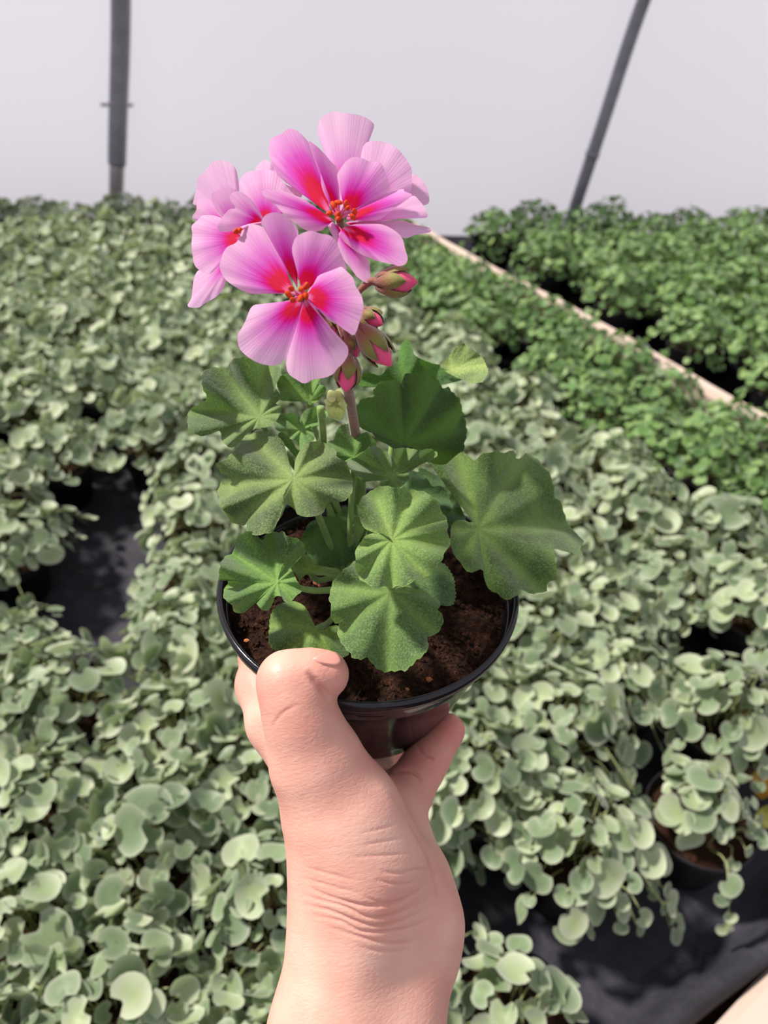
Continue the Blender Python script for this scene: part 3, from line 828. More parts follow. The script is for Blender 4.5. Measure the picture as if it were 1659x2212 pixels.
gleaf(L4, (640, 820), [(100,800),(70,800),(75,720),(85,640),(130,570),(210,525),(230,420),(270,360),(390,318),(440,350),(490,410),(540,340),(600,325),(650,330),(700,320),(740,370),(800,380),(870,410),(915,480),(910,540),(830,570),(740,600),(670,660),(665,720),(700,650),(760,670),(800,720),(830,790),(870,850),(885,910),(830,950),(790,1000),(740,1020),(700,1000),(680,960),(620,960),(600,1020),(550,1100),(480,1085),(420,1020),(370,1060),(330,1110),(230,1120),(190,1040),(120,980),(115,900),(160,810)],
      (-.08, -.25, .96), h=.026, veins=9, pleat=.25, cup=.15, ruffle=.05, seed=16, tint=(.92, 1.12, .8), ctrl=[(655, 1272, .283), (690, 1276, .285), (740, 1270, .29), (775, 1250, .305)])
gleaf(L5, (840, 1310), [(860,1290),(1000,1230),(1130,1160),(1240,1080),(1300,1040),(1370,1090),(1430,1200),(1445,1310),(1450,1380),(1420,1470),(1320,1480),(1300,1450),(1200,1400),(1060,1340)],
      (.2, -.3, .93), h=.022, veins=5, pleat=.1, seed=17, tint=(.8, .95, .85), petiole=False)
gleaf(L5, (780, 1340), [(770,1290),(600,1180),(430,1020),(380,1060),(300,1110),(250,1170),(200,1220),(170,1330),(155,1420),(180,1480),(170,1560),(200,1640),(240,1670),(270,1640),(245,1720),(250,1790),(280,1850),(320,1910),(370,1960),(400,2010),(480,2030),(550,2010),(590,2060),(640,2110),(710,2150),(790,2150),(860,2140),(940,2140),(1000,2090),(1060,2030),(1110,2000),(1150,1950),(1180,1890),(1160,1820),(1200,1790),(1270,1760),(1330,1640),(1310,1560),(1270,1520),(1300,1480),(1290,1430),(1220,1390),(1150,1330),(1060,1310),(900,1280)],
      (-.02, -.35, .93), h=.028, veins=8, pleat=.18, cup=-.05, ruffle=.04, seed=18, tint=(1.0, 1.1, .9))
gleaf(L5, (800, 800), [(770,770),(700,745),(600,730),(510,770),(490,810),(450,860),(420,930),(430,1000),(420,1080),(450,1150),(480,1220),(530,1230),(570,1270),(650,1300),(730,1270),(790,1300),(860,1270),(930,1280),(1000,1240),(1050,1200),(1130,1190),(1200,1150),(1240,1080),(1290,1040),(1330,980),(1340,920),(1390,870),(1400,800),(1370,730),(1375,640),(1350,560),(1300,500),(1290,430),(1220,370),(1160,320),(1090,300),(1000,285),(960,290),(930,250),(870,270),(760,250),(680,250),(600,290),(540,330),(490,370),(460,440),(450,500),(470,580),(500,660),(560,705),(650,715),(740,755)],
      (-.05, -.35, .93), h=.047, veins=9, pleat=.2, cup=.05, ruffle=.03, seed=19, tint=(1.22, 1.28, 1.02))
gleaf(L4, (1030, 1280), [(970,1230),(960,1140),(900,1050),(800,1010),(700,1030),(610,1090),(575,1190),(570,1280),(560,1370),(580,1450),(650,1515),(760,1560),(850,1590),(950,1600),(1050,1580),(1200,1570),(1290,1560),(1340,1540),(1340,1490),(1270,1400),(1260,1320),(1240,1250),(1150,1260),(1070,1290)],
      (-.05, -.2, .97), h=.011, veins=7, pleat=.16, cup=-.2, seed=20, tint=(.95, 1.05, .65), ctrl=[(705, 1348, .287), (725, 1330, .291), (770, 1290, .300)])

# main stem, peduncle and a young stem behind
UMB = at(738, 700, 0.231)
tube('stem', [SOILC-Vector((0, 0, .005)), at(778, 1060, .314), at(770, 940, .304)], [.0026, .0024, .0021], STALK, held, 10, 12)
tube('flower_stalk', [at(771, 955, .306), at(760, 890, .284), at(749, 815, .255), at(742, 750, .240), UMB], [.0021, .0019, .0018, .0017], STEMRED, held, 16, 12)
tube('young_stem', [SOILC+Vector((-.006, 0, -.004)), at(702, 1010, .308), at(697, 930, .298), at(692, 880, .290)], [.0016, .0015], STALK, held, 10, 10)
BRACT = simple('young_bract', lin(176, 190, 104), 0.65, 0.25, 300, 0.3, 0, 0, 0.4)
def young_bud():
    c = at(726, 872, .268)
    o = tube('young_bud', [at(735, 905, .272), c+UP*-.001, c+UP*.004], [.0012, .004, .002], BRACT, held, 8, 12)
    o['label'] = 'pale green unopened bud cluster'
    specs = [((712, 842), (720, 870), -.003), ((735, 838), (728, 868), -.001), ((742, 872), (730, 872), -.003), ((716, 905), (722, 878), -.004), ((736, 905), (728, 880), -.004), ((700, 865), (718, 872), -.002)]
    for (tx, ty), (bx, by), dz in specs:
        dx, dy = tx-bx, ty-by; L = math.hypot(dx, dy); nx, ny = -dy/L, dx/L
        ol = [(bx, by), (bx+dx*.4+nx*L*.38, by+dy*.4+ny*L*.38), (bx+dx*.8+nx*L*.25, by+dy*.8+ny*L*.25), (tx, ty), (bx+dx*.8-nx*L*.25, by+dy*.8-ny*L*.25), (bx+dx*.4-nx*L*.38, by+dy*.4-ny*L*.38)]
        V, Fc, a, H = sheet(ol, (bx, by), at(bx, by, .265+dz), -F+UP*.3-UP*dy/L*.5+RT*dx/L*.5, 24, 4, ruffle=.06, cup=-.4)
        b = mesh_obj('bract', V, Fc, BRACT, None, True, a); b.parent = o
young_bud()

# ------------------------------------------------------------------ flowers
def flower(hub_px, z, fn, crop, petals, stamens, label):
    hub = at(hub_px[0], hub_px[1], z); fn = Vector(fn).normalized()
    pts = [UMB, UMB.lerp(hub-fn*.012, .6)-fn*.003, hub-fn*.008, hub+fn*.0005]
    o = tube('flower', pts, [.0009, .0010, .0012, .0014], STEMRED, held, 12, 8)
    o['label'] = label
    for k, (ol, cupv, off, spot, ruf) in enumerate(petals):
        P = conv(crop, ol)
        base = P[0]
        cxy = (sum(p[0] for p in P)/len(P), sum(p[1] for p in P)/len(P))
        P0 = hub-fn*off
        d = hit(cxy, P0, fn)-hit(base, P0, fn)
        if d.length > 1e-5: d.normalize()
        n = (fn-d*cupv).normalized()
        Pb = hit(base, P0, fn)
        V, Fc, a, _ = sheet(P, base, Pb, n, 72, 12, ruffle=ruf, rn=5, seed=k*7+len(petals), camber=.08, curl=-.10, spot=spot)
        b = mesh_obj('petal', V, Fc, PETAL, None, True, a); b.parent = o
    for (sx, sy) in stamens:
        p = conv(crop, [(sx, sy)])[0]
        tip = at(p[0], p[1], z-0.007)
        q = hub+(tip-hub)*.1
        pts = catmull([q, q.lerp(tip, .6)+fn*.001, tip], 6)
        V, Fc = tube_data(pts, [.0004]*7, 5)
        me_f = len(Fc); rad = .0011; rr = random.Random(int(sx*7+sy))
        ax = Vector((rr.uniform(-1, 1), rr.uniform(-1, 1), rr.uniform(-1, 1))).normalized(); bx = ax.cross(fn).normalized(); cxv = ax.cross(bx)
        o2 = len(V); ns, nr = 8, 5
        for i in range(nr+1):
            la = math.pi*i/nr
            for k in range(ns):
                an = 2*math.pi*k/ns
                V.append(tip+ax*math.cos(la)*rad*1.15+(bx*math.cos(an)*.75+cxv*math.sin(an)*.55)*math.sin(la)*rad)
        for i in range(nr):
            for k in range(ns):
                k2 = (k+1) % ns; Fc.append((o2+i*ns+k, o2+i*ns+k2, o2+(i+1)*ns+k2, o2+(i+1)*ns+k))
        s = mesh_obj('stamen', V, Fc, [FILAMENT, ANTHER], None, True)
        s.parent = o
        mi = [0]*me_f+[1]*(len(Fc)-me_f); s.data.polygons.foreach_set('material_index', mi)
    return o

# left, half-hidden flower
flower((548, 515), .236, (-.45, -.55, .55), C1, [
    ([(640,900),(560,760),(450,760),(320,650),(110,680),(105,600),(135,480),(145,360),(220,290),(290,200),(350,155),(480,150),(550,190),(605,250),(635,380),(645,520),(640,700)], .25, .006, .42, .03),
    ([(600,950),(450,830),(330,650),(320,540),(400,500),(540,480),(620,520),(640,700),(650,900)], .6, .002, .5, .02),
    ([(560,960),(380,900),(230,820),(120,860),(85,820),(130,750),(140,650),(180,600),(260,660),(380,760),(450,820)], .35, .003, .55, .03),
    ([(680,1080),(640,1000),(420,830),(220,800),(150,860),(75,930),(85,1020),(75,1150),(90,1290),(110,1390),(160,1450),(270,1510),(350,1460),(420,1340),(470,1200),(600,1140)], .3, .0, .6, .04),
    ([(560,1300),(400,1380),(270,1500),(160,1460),(105,1560),(85,1700),(70,1800),(30,1890),(160,1905),(240,1850),(350,1790),(430,1720),(485,1590),(560,1400)], .0, .006, .4, .02),
    ([(700,1050),(640,960),(560,930),(600,980)], .2, -.001, 1.2, .0)], [],
    'pale pink flower on the left, turned half away')
flower((590, 478), .233, (-.15, -.6, .75), C1, [
    ([(980,900),(900,800),(820,680),(700,560),(645,450),(660,370),(720,300),(830,270),(1000,260),(1080,300),(1180,420),(1400,550),(1200,760),(1100,850)], .1, .003, .5, .03),
    ([(960,700),(860,420),(830,270),(880,190),(950,140),(1020,170),(1060,230),(1120,320),(1150,450)], .0, .008, .4, .03),
    ([(920,900),(830,880),(660,980),(620,975),(520,1000),(410,990),(385,940),(410,880),(460,800),(530,730),(600,715),(540,620),(535,570),(580,520),(650,520),(740,570),(800,630),(850,700),(900,780),(940,850)], .5, .0, .55, .03)], [(640, 985), (600, 990)],
    'pale pink flower tucked behind the two open ones')
# big upper flower
flower((733, 471), .2275, (-.02, -.55, .83), C2, [
    ([(770,880),(740,800),(710,570),(640,440),(570,370),(535,270),(522,200),(550,110),(620,60),(690,45),(770,60),(890,75),(990,120),(1032,170),(1010,220),(970,290),(940,370),(910,450),(860,620),(800,760)], .15, .006, .45, .03),
    ([(950,860),(900,700),(910,450),(950,330),(1050,310),(1150,325),(1240,380),(1310,460),(1365,560),(1368,640),(1360,750),(1290,790),(1160,820)], .35, .006, .45, .03),
    ([(1150,880),(1280,800),(1345,740),(1375,610),(1440,640),(1490,700),(1520,790),(1520,860),(1480,885),(1440,870),(1300,910)], .1, .009, .4, .02),
    ([(700,990),(620,860),(560,720),(545,560),(500,430),(440,310),(520,360),(590,430),(640,490),(700,560),(720,700),(735,850)], .7, .003, .8, .02),
    ([(650,980),(560,850),(520,820),(440,790),(350,740),(250,690),(160,600),(110,500),(85,390),(100,300),(130,270),(190,250),(260,200),(330,210),(400,270),(440,320),(490,400),(530,500),(545,600),(550,720),(600,850)], .0, .001, .95, .03),
    ([(770,960),(735,800),(710,690),(700,610),(740,540),(790,480),(860,450),(940,470),(980,490),(1080,500),(1120,560),(1145,640),(1170,740),(1100,790),(1000,830),(930,880),(850,930)], .75, .000, .75, .03),
    ([(780,1010),(860,920),(930,870),(1000,830),(1100,790),(1280,740),(1300,760),(1370,790),(1330,830),(1230,900),(1130,980),(1050,1020),(900,1020)], .35, .000, .85, .02),
    ([(880,1015),(1050,1020),(1130,980),(1240,900),(1370,800),(1440,850),(1490,920),(1510,980),(1480,1000),(1380,990),(1200,1015),(1090,1030),(950,1030)], .2, .002, .3, .03),
    ([(770,1050),(850,1020),(980,1020),(1150,1030),(1280,1020),(1400,1060),(1500,1080),(1545,1105),(1520,1130),(1400,1150),(1300,1180),(1150,1110),(950,1080)], .1, .003, .4, .02),
    ([(720,1080),(620,1020),(600,1030),(640,1130),(680,1200),(700,1290),(760,1380),(820,1450),(880,1530),(960,1580),(990,1565),(995,1480),(970,1360),(870,1280),(780,1180)], -.1, .001, .6, .03),
    ([(750,1085),(880,1050),(1000,1045),(1110,1060),(1210,1110),(1280,1180),(1305,1270),(1330,1360),(1310,1410),(1250,1430),(1180,1410),(1080,1390),(970,1350),(870,1300),(780,1230),(700,1160),(740,1130)], .15, -.001, .85, .03),
    ([(670,1020),(560,950),(480,890),(400,830),(300,790),(180,750),(35,750),(40,800),(130,870),(190,930),(250,990),(330,1050),(400,1100),(480,1120),(560,1110),(600,1060),(650,1030)], .15, -.001, .75, .03)],
    [(665, 880), (710, 860), (780, 875), (795, 910), (855, 945), (840, 990), (630, 955), (700, 970), (715, 995)],
    'large open double pink flower at the top with orange anthers')
# front flower
flower((652, 640), .2185, (-.12, -.75, .55), C3, [
    ([(840,840),(800,760),(740,640),(690,470),(650,370),(600,300),(490,215),(490,160),(530,110),(620,85),(700,110),(780,170),(830,230),(850,290),(820,350),(785,430),(790,520),(820,640),(840,720)], .35, .003, .8, .02),
    ([(890,870),(870,740),(850,660),(800,520),(783,460),(800,390),(830,330),(900,290),(980,270),(1080,300),(1150,310),(1210,350),(1250,430),(1290,530),(1325,620),(1310,680),(1200,680),(1100,690),(1060,720),(1030,790),(980,830),(930,860)], .45, .002, .75, .03),
    ([(790,880),(700,895),(550,895),(390,897),(300,870),(210,820),(130,760),(85,690),(65,620),(80,560),(105,480),(150,425),(220,395),(265,340),(300,240),(380,205),(470,220),(560,270),(620,320),(665,400),(700,500),(725,600),(745,700),(790,800)], -.22, .0, .72, .03),
    ([(930,925),(960,850),(1030,770),(1060,690),(1130,650),(1210,620),(1280,630),(1340,680),(1395,740),(1420,820),(1470,900),(1495,980),(1490,1080),(1460,1170),(1430,1270),(1395,1310),(1330,1270),(1230,1200),(1140,1150),(1080,1080),(1000,1020),(950,960)], .25, -.001, .72, .03),
    ([(890,955),(830,970),(750,965),(640,990),(520,1015),(420,1005),(370,1050),(330,1150),(290,1230),(250,1300),(245,1370),(270,1450),(340,1520),(440,1580),(560,1610),(650,1600),(720,1550),(760,1490),(780,1400),(840,1230),(870,1100),(895,1000)], .1, .0, .62, .03),
    ([(915,955),(880,1050),(850,1150),(820,1300),(770,1430),(735,1530),(730,1620),(760,1700),(830,1750),(910,1790),(1000,1750),(1100,1735),(1190,1700),(1240,1640),(1300,1580),(1345,1500),(1340,1420),(1300,1380),(1220,1310),(1150,1200),(1080,1120),(1020,1040),(960,980)], .1, -.001, .6, .03)],
    [(750, 900), (795, 960), (870, 940), (925, 915), (880, 850), (780, 845), (930, 820)],
    'open pink flower facing the camera with red blotches and orange anthers')

def bud(base, tip, wid, z, label, nsep=5, rot=0.0, dz=-.004):
    b2 = conv(C4, [base])[0]; t2 = conv(C4, [tip])[0]
    B = at(b2[0], b2[1], z); T = at(t2[0], t2[1], z+dz)
    ax = T-B; L = ax.length; ax.normalize()
    e1 = ax.cross(F).normalized(); e2 = ax.cross(e1); rmax = wid/C4[2]/FPX*z
    prof = [(0, .25), (.08, .50), (.22, .72), (.40, .95), (.55, 1.0), (.70, .88), (.85, .58), (.95, .25), (1, .04)]
    V, Fc, rr = [], [], []; ns = 14
    for s, q in prof:
        for k in range(ns):
            a = 2*math.pi*k/ns; V.append(B+ax*L*s+(e1*math.cos(a)+e2*math.sin(a))*rmax*.88*q*(1+.06*math.cos(3*a+s*5))); rr.append(s)
    for i in range(len(prof)-1):
        for k in range(ns):
            k2 = (k+1) % ns; Fc.append((i*ns+k, i*ns+k2, (i+1)*ns+k2, (i+1)*ns+k))
    o = mesh_obj('bud', V, Fc, BUD, held, True, {'r': rr}); o['label'] = label
    P, q = np.array([p[0] for p in prof]), np.array([p[1] for p in prof])
    for j in range(nsep):
        a0 = rot+2*math.pi*j/nsep; V, Fc, rr = [], [], []; m, w = 9, 5
        for i in range(m):
            s = .02+.80*i/(m-1)
            hw = 0.62*math.sin(math.pi*min(1, (i+.9)/(m-.1)))**.7+.02
            if i == m-1: hw = .01
            for k in range(w):
                a = a0+hw*(k/(w-1)*2-1)
                r_ = np.interp(s, P, q)*rmax*.92+.00035+.0006*(1-(2*k/(w-1)-1)**2)+(.0005*s)
                V.append(B+ax*L*s+(e1*math.cos(a)+e2*math.sin(a))*r_); rr.append(i/(m-1))
        for i in range(m-1):
            for k in range(w-1):
                a = i*w+k; Fc.append((a, a+1, a+w+1, a+w))
        s_ = mesh_obj('sepal', V, Fc, SEPAL, None, True, {'r': rr}); s_.parent = o
    m_ = UMB.lerp(B, .5)
    pd = tube('pedicel', [UMB, m_-ax*.002+Vector((0, 0, .001)), B-ax*.002, B+ax*.001], [.0009, .0009, .0011, .0014], STEMRED, None, 10, 8)
    pd.parent = o
    return o
bud((960, 320), (1545, 318), 185, .226, 'long pink-tipped bud pointing right', rot=.5)
bud((760, 740), (1060, 900), 130, .229, 'small bud half behind the front petal', rot=.3)
bud((740, 930), (1180, 1475), 185, .224, 'fat pink bud hanging to the right', rot=1.1)
bud((540, 1040), (710, 1350), 120, .230, 'brown closed bud between the petals and the stalk', rot=.2, dz=-.001)
bud((600, 1330), (555, 1825), 165, .226, 'pink-tipped bud hanging down in front of the stalk', rot=.15)
bud((200, 790), (430, 1060), 80, .232, 'thin brown bud behind the front flower', rot=.3, dz=0)

# ------------------------------------------------------------------ the hand
def cam_pt(x, y, z): return np.array([(x-829.5)/FPX*z, (1106-y)/FPX*z, z])
def surface_nets(f, org, h):
    S = f < 0; nx, ny, nz = f.shape
    off = [(i, j, k) for i in (0, 1) for j in (0, 1) for k in (0, 1)]
    cs = [S[i:nx-1+i, j:ny-1+j, k:nz-1+k] for i, j, k in off]
    anyS = np.logical_or.reduce(cs); allS = np.logical_and.reduce(cs)
    idx = np.argwhere(anyS & ~allS)
    acc = np.zeros((len(idx), 3)); cnt = np.zeros(len(idx))
    for a in off:
        for d in range(3):
            if a[d]: continue
            b = list(a); b[d] = 1
            fa = f[idx[:, 0]+a[0], idx[:, 1]+a[1], idx[:, 2]+a[2]]; fb = f[idx[:, 0]+b[0], idx[:, 1]+b[1], idx[:, 2]+b[2]]
            c = (fa < 0) != (fb < 0); t = np.where(c, fa/np.where(c, fa-fb, 1), 0)
            p = np.array(a, float)[None]+np.zeros((len(idx), 3)); p[:, d] += t
            acc[c] += p[c]; cnt[c] += 1
    V = org+h*(idx+acc/cnt[:, None])
    vid = -np.ones((nx-1, ny-1, nz-1), np.int64); vid[idx[:, 0], idx[:, 1], idx[:, 2]] = np.arange(len(idx))
    Q = []
    for d in range(3):
        sl0 = [slice(None)]*3; sl1 = [slice(None)]*3; sl0[d] = slice(0, -1); sl1[d] = slice(1, None)
        ch = np.argwhere(S[tuple(sl0)] != S[tuple(sl1)])
        u, v = [(1, 2), (2, 0), (0, 1)][d]
        ch = ch[(ch[:, u] > 0) & (ch[:, v] > 0) & (ch[:, u] < f.shape[u]-1) & (ch[:, v] < f.shape[v]-1)]
        def cell(du, dv):
            c = ch.copy(); c[:, u] -= du; c[:, v] -= dv; return vid[c[:, 0], c[:, 1], c[:, 2]]
        q = np.stack([cell(1, 1), cell(0, 1), cell(0, 0), cell(1, 0)], 1)
        ins = S[ch[:, 0], ch[:, 1], ch[:, 2]]
        q[~ins] = q[~ins][:, ::-1]
        Q.append(q)
    return V, np.concatenate(Q)

def make_hand():
    h = 0.0010
    lo = np.array([-0.075, -0.235, 0.215]); hi = np.array([0.045, -0.035, 0.395])
    n = np.ceil((hi-lo)/h).astype(int)
    gx, gy, gz = [(lo[d]+h*np.arange(n[d])).astype(np.float32) for d in range(3)]
    X, Y, Z = np.meshgrid(gx, gy, gz, indexing='ij', sparse=True)
    def cone(a, b):
        pa, pb = cam_pt(*a[:3]), cam_pt(*b[:3]); ra, rb = a[3], b[3]
        ba = pb-pa; L2 = float(ba@ba)
        t = np.clip(((X-pa[0])*ba[0]+(Y-pa[1])*ba[1]+(Z-pa[2])*ba[2])/L2, 0, 1)
        return np.sqrt((X-pa[0]-t*ba[0])**2+(Y-pa[1]-t*ba[1])**2+(Z-pa[2]-t*ba[2])**2)-(ra+(rb-ra)*t)
    def smin(a, b, k):
        hh = np.clip(0.5+0.5*(b-a)/k, 0, 1); return b+(a-b)*hh-k*hh*(1-hh)
    def chain(pts, k=.004):
        d = None
        for a, b in zip(pts[:-1], pts[1:]):
            c = cone(a, b); d = c if d is None else smin(d, c, k)
        return d
    D = .006
    thumb = chain([(702, 1457, .2530+D, .0082), (668, 1459, .2515+D, .0086), (622, 1472, .2510+D, .0100), (639, 1512, .2520+D, .0116), (653, 1560, .2530+D, .0124), (680, 1640, .2560+D, .0132)], .003)
    thenar = chain([(688, 1655, .259+D, .0150), (738, 1760, .262+D, .0192), (775, 1850, .264+D, .0205), (760, 1950, .263+D, .0190)], .008)
    wrist_l = chain([(752, 1900, .264+D, .0180), (752, 2010, .262+D, .0172), (735, 2100, .258+D, .0175), (706, 2225, .252+D, .0182), (650, 2500, .236+D, .020)], .008)
    wrist_r = chain([(880, 1900, .276+D, .0150), (888, 2010, .274+D, .0158), (872, 2100, .268+D, .0155), (842, 2225, .260+D, .0172), (800, 2500, .245+D, .020)], .008)
    hypo = chain([(840, 1745, .295+D, .0110), (862, 1820, .289+D, .0120), (892, 1915, .281+D, .0135), (908, 1990, .276+D, .0142), (905, 2050, .272+D, .0140)], .006)
    palm = chain([(700, 1640, .290, .0130), (745, 1710, .295, .0140), (800, 1800, .288, .0150)], .006)
    body = smin(thumb, thenar, .010)
    w = smin(wrist_l, wrist_r, .014)
    body = smin(body, w, .012)
    body = smin(body, hypo, .005)
    body = smin(body, palm, .007)
    index = chain([(655, 1640, .288, .0125), (600, 1560, .294, .0115), (567, 1480, .308, .0102), (566, 1415, .325, .0092), (585, 1370, .350, .0085), (640, 1380, .375, .0075)], .004)
    body = smin(body, index, .006)
    middle = chain([(745, 1700, .312, .0105), (755, 1640, .340, .0092), (790, 1600, .360, .0085), (845, 1622, .366, .0075)], .003)
    body = smin(body, middle, .003)
    ring = chain([(800, 1735, .308, .0105), (806, 1670, .332, .0092), (815, 1610, .352, .0085), (850, 1560, .366, .0078)], .003)
    body = smin(body, ring, .003)
    pinky = chain([(852, 1765, .300, .0122), (880, 1708, .312, .0106), (910, 1662, .320, .0094), (926, 1640, .323, .0087), (968, 1578, .330, .0074)], .002)
    body = smin(body, pinky, .0035)
    V, Q = surface_nets(body, lo, h)
    me = bpy.data.meshes.new('hand')
    W = np.array(CAM)[None]+V[:, :1]*np.array(RT)[None]+V[:, 1:2]*np.array(UP)[None]+V[:, 2:]*np.array(F)[None]
    me.from_pydata(W.tolist(), [], Q.tolist())
    o = bpy.data.objects.new('hand', me); COL.objects.link(o)
    md = o.modifiers.new('s', 'SMOOTH'); md.factor = .5; md.iterations = 6
    md = o.modifiers.new('d', 'SUBSURF'); md.levels = 1; md.render_levels = 1
    dg = bpy.context.evaluated_depsgraph_get(); me2 = bpy.data.meshes.new_from_object(o.evaluated_get(dg))
    o.modifiers.clear(); o.data = me2; bpy.data.meshes.remove(me); me2.name = 'hand'
    # creases and wrinkles
    nv = len(me2.vertices); co_ = np.zeros(nv*3); me2.vertices.foreach_get('co', co_); co_ = co_.reshape(-1, 3)
    no_ = np.zeros(nv*3); me2.vertices.foreach_get('normal', no_); no_ = no_.reshape(-1, 3)
    ctr = co_.mean(0)
    v = co_-np.array(CAM); zz = v@np.array(F); px = 829.5+FPX*(v@np.array(RT))/zz; py = 1106-FPX*(v@np.array(UP))/zz
    face = -(no_*v).sum(1)/np.linalg.norm(v, axis=1)
    if np.mean(face[zz < np.percentile(zz, 25)]) < 0:      # normals point inwards
        me2.flip_normals(); no_ = -no_; face = -face
    disp = np.zeros(nv); red = np.zeros(nv)
    z3 = (460, 1380, 2.765); z4 = (460, 1700, 2.765)
    def crease(crop, pts, depth, w, r=0.0, zr=None):
        nonlocal disp, red
        P = np.array([tuple(p)[:2] for p in catmull([Vector((a, b, 0)) for a, b in conv(crop, pts)], 40)])
        d2 = np.full(nv, 1e9); tt = np.zeros(nv)
        for i in range(len(P)-1):
            a, b = P[i], P[i+1]; ba = b-a; t = np.clip(((px-a[0])*ba[0]+(py-a[1])*ba[1])/(ba@ba+1e-9), 0, 1)
            dd = (px-a[0]-t*ba[0])**2+(py-a[1]-t*ba[1])**2
            m = dd < d2; d2[m] = dd[m]; tt[m] = (i+t[m])/(len(P)-1)
        g = np.exp(-d2/(w*w))*np.clip(np.minimum(tt, 1-tt)*3.2, 0.0, 1)*(face > .1)
        if zr: g = g*((zz > zr[0]) & (zz < zr[1]))
        disp -= depth*g; red = np.maximum(red, r*g)
    for pts, dp, w in [
        ([(560,590),(680,650),(850,700),(950,710),(1090,695),(1200,640),(1300,560)], .0008, 4.0),
        ([(520,640),(660,680),(800,720),(900,770),(1000,780),(1150,740),(1320,650)], .0007, 3.5),
        ([(530,700),(700,740),(850,800),(980,830),(1130,800),(1340,700)], .0008, 3.5),
        ([(560,760),(760,800),(880,860),(1060,860),(1200,830),(1360,760)], .0007, 3.5),
        ([(640,820),(860,890),(1000,925),(1150,930),(1300,890)], .0006, 4),
        ([(900,650),(1000,690),(1120,680),(1250,620)], .0005, 3),
        ([(990,500),(1100,515),(1230,490),(1320,500)], .0004, 3), ([(960,550),(1100,580),(1240,560)], .0004, 3),
        ([(860,950),(1000,980),(1200,970)], .0003, 4), ([(560,480),(700,520),(860,560)], .0003, 3), ([(530,540),(700,590),(900,640)], .0003, 3),
        ([(880,350),(1000,330),(1150,300)], .0002, 3), ([(820,420),(1000,410),(1200,390)], .00025, 3), ([(870,280),(1000,250),(1120,210)], .0002, 3)]:
        crease(z4, pts, dp, w, .22)
    crease(z4, [(1060,20),(1150,150),(1230,300),(1300,440),(1340,600),(1370,720)], .0008, 6, .2)
    crease(z3, [(345,545),(390,470),(450,420),(530,380)], .0003, 3.5, .5)
    crease(z3, [(560,185),(610,250),(660,310),(700,370)], .0016, 8, .3)
    crease(z3, [(1205,635),(1260,680),(1325,720)], .0010, 4, .6, (.305, .4))
    crease(z3, [(1080,790),(1180,790),(1250,850)], .0009, 4, .6, (.29, .4))
    # redder knuckles, finger tips and fingers
    for (x, y, R_, s) in [(720, 1440, 60, .45), (975, 1570, 70, .75), (930, 1640, 90, .5), (870, 1720, 80, .35), (545, 1450, 70, .5), (640, 1440, 60, .2), (810, 1640, 50, .6), (930, 1960, 60, .2), (560, 1560, 50, .2), (830, 1970, 60, .25)]:
        red = np.maximum(red, s*np.exp(-((px-x)**2+(py-y)**2)/R_**2))
    co_ += no_*disp[:, None]
    me2.vertices.foreach_set('co', co_.reshape(-1))
    a = me2.attributes.new('red', 'FLOAT', 'POINT'); a.data.foreach_set('value', red.astype(np.float32))
    # surface coordinates across (hu) and along (hv) the arm, for the fine skin lines
    hu = v@np.array(RT); hv = v@np.array(UP)-0.25*hu+0.0025*np.sin(hu*90)
    a = me2.attributes.new('hu', 'FLOAT', 'POINT'); a.data.foreach_set('value', hu.astype(np.float32))
    a = me2.attributes.new('hv', 'FLOAT', 'POINT'); a.data.foreach_set('value', hv.astype(np.float32))
    me2.polygons.foreach_set('use_smooth', [True]*len(me2.polygons))
    me2.materials.clear(); me2.materials.append(SKIN); me2.update()
    tag(o, 'bare left hand and wrist from below, thumb hooked over the pot rim', 'hand')
    # thumb nail: a curved plate lying on the finger
    bv = BVHTree.FromPolygons([Vector(c) for c in co_.tolist()], [tuple(p.vertices) for p in me2.polygons])
    ol = conv(L4, [(985,1585),(1050,1545),(1140,1522),(1220,1526),(1268,1570),(1280,1625),(1230,1652),(1140,1645),(1050,1625)])
    pts = catmull([Vector((a, b, 0)) for a, b in ol], 40, True)
    c = sum(pts, Vector((0, 0, 0)))/len(pts); V, Fc = [], []
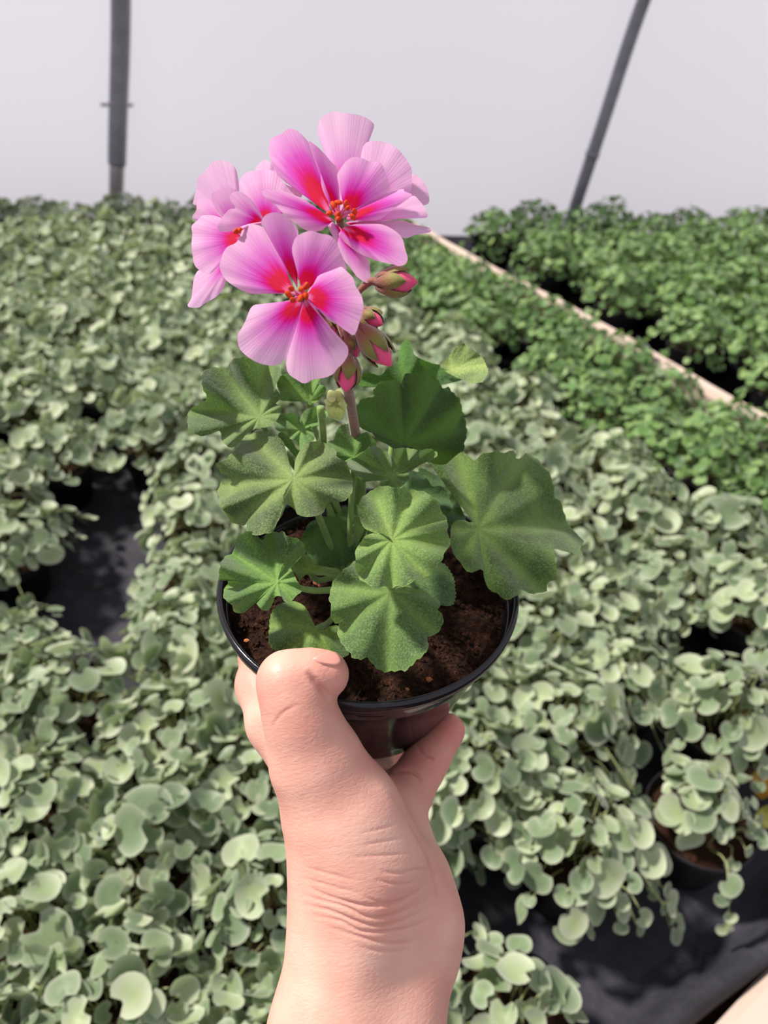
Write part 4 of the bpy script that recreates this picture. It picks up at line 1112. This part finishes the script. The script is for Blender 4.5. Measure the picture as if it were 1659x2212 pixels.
    def put(q, lift):
        d = ray(q.x, q.y).normalized(); loc, nn, _, _ = bv.ray_cast(CAM, d)
        if loc is None: loc, nn, _, _ = bv.find_nearest(CAM+d*.26)
        if nn.dot(d) > 0: nn = -nn
        V.append(loc+nn*lift)
    put(c, .0007)
    for s in (.4, .7, .9, 1.0):
        for p in pts: put(c+(p-c)*s, .0007 if s < 1 else -.0003)
    m = len(pts)
    for k in range(m): Fc.append((0, 1+k, 1+(k+1) % m))
    for j in range(3):
        for k in range(m):
            k2 = (k+1) % m; q = 1+j*m; Fc.append((q+k, q+m+k, q+m+k2, q+k2))
    nl = mesh_obj('thumbnail', V, Fc, NAIL); nl.parent = o
make_hand()

# ------------------------------------------------------------------ small things
TWIG = simple('dry_twig', lin(120, 92, 66), 0.8, 0.4, 300)
c = [ground(497, 1632, .112), ground(512, 1595, .126), ground(540, 1566, .132), ground(575, 1556, .122), ground(590, 1552, .09), ground(592, 1560, .0)]
tag(tube('dry_twig', c, [.0012, .0016, .001], TWIG, None, 14, 6), 'thin dry brown twig caught in the leaves left of the thumb', 'twig')
def loose_leaf(pxs, hubp, z, n, colr, label):
    P0 = ground(hubp[0], hubp[1], z)
    V, Fc, a, H = sheet(pxs, hubp, P0, Vector(n), 40, 6, 5, .15, ruffle=.08, seed=4)
    m = simple('loose_leaf', colr, .6, .3, 150)
    tag(mesh_obj('fallen_leaf', V, Fc, m, None, True, a), label, 'leaf')
loose_leaf([(1622, 1690), (1630, 1640), (1655, 1622), (1690, 1640), (1690, 1690), (1660, 1720), (1640, 1725)], (1690, 1700), .05, (-.3, -.3, .9), lin(206, 150, 40), 'orange-yellow fallen leaf at the right edge')
loose_leaf([(1628, 1765), (1655, 1740), (1695, 1745), (1695, 1785), (1650, 1788)], (1695, 1770), .03, (-.2, -.2, .9), lin(200, 196, 90), 'pale yellow fallen leaf below the orange one')
loose_leaf([(1450, 1560), (1455, 1525), (1500, 1512), (1535, 1530), (1540, 1565), (1500, 1580)], (1540, 1550), .012, (0, -.2, .98), lin(40, 66, 34), 'dark green fallen leaf lying in the shade on the fabric')
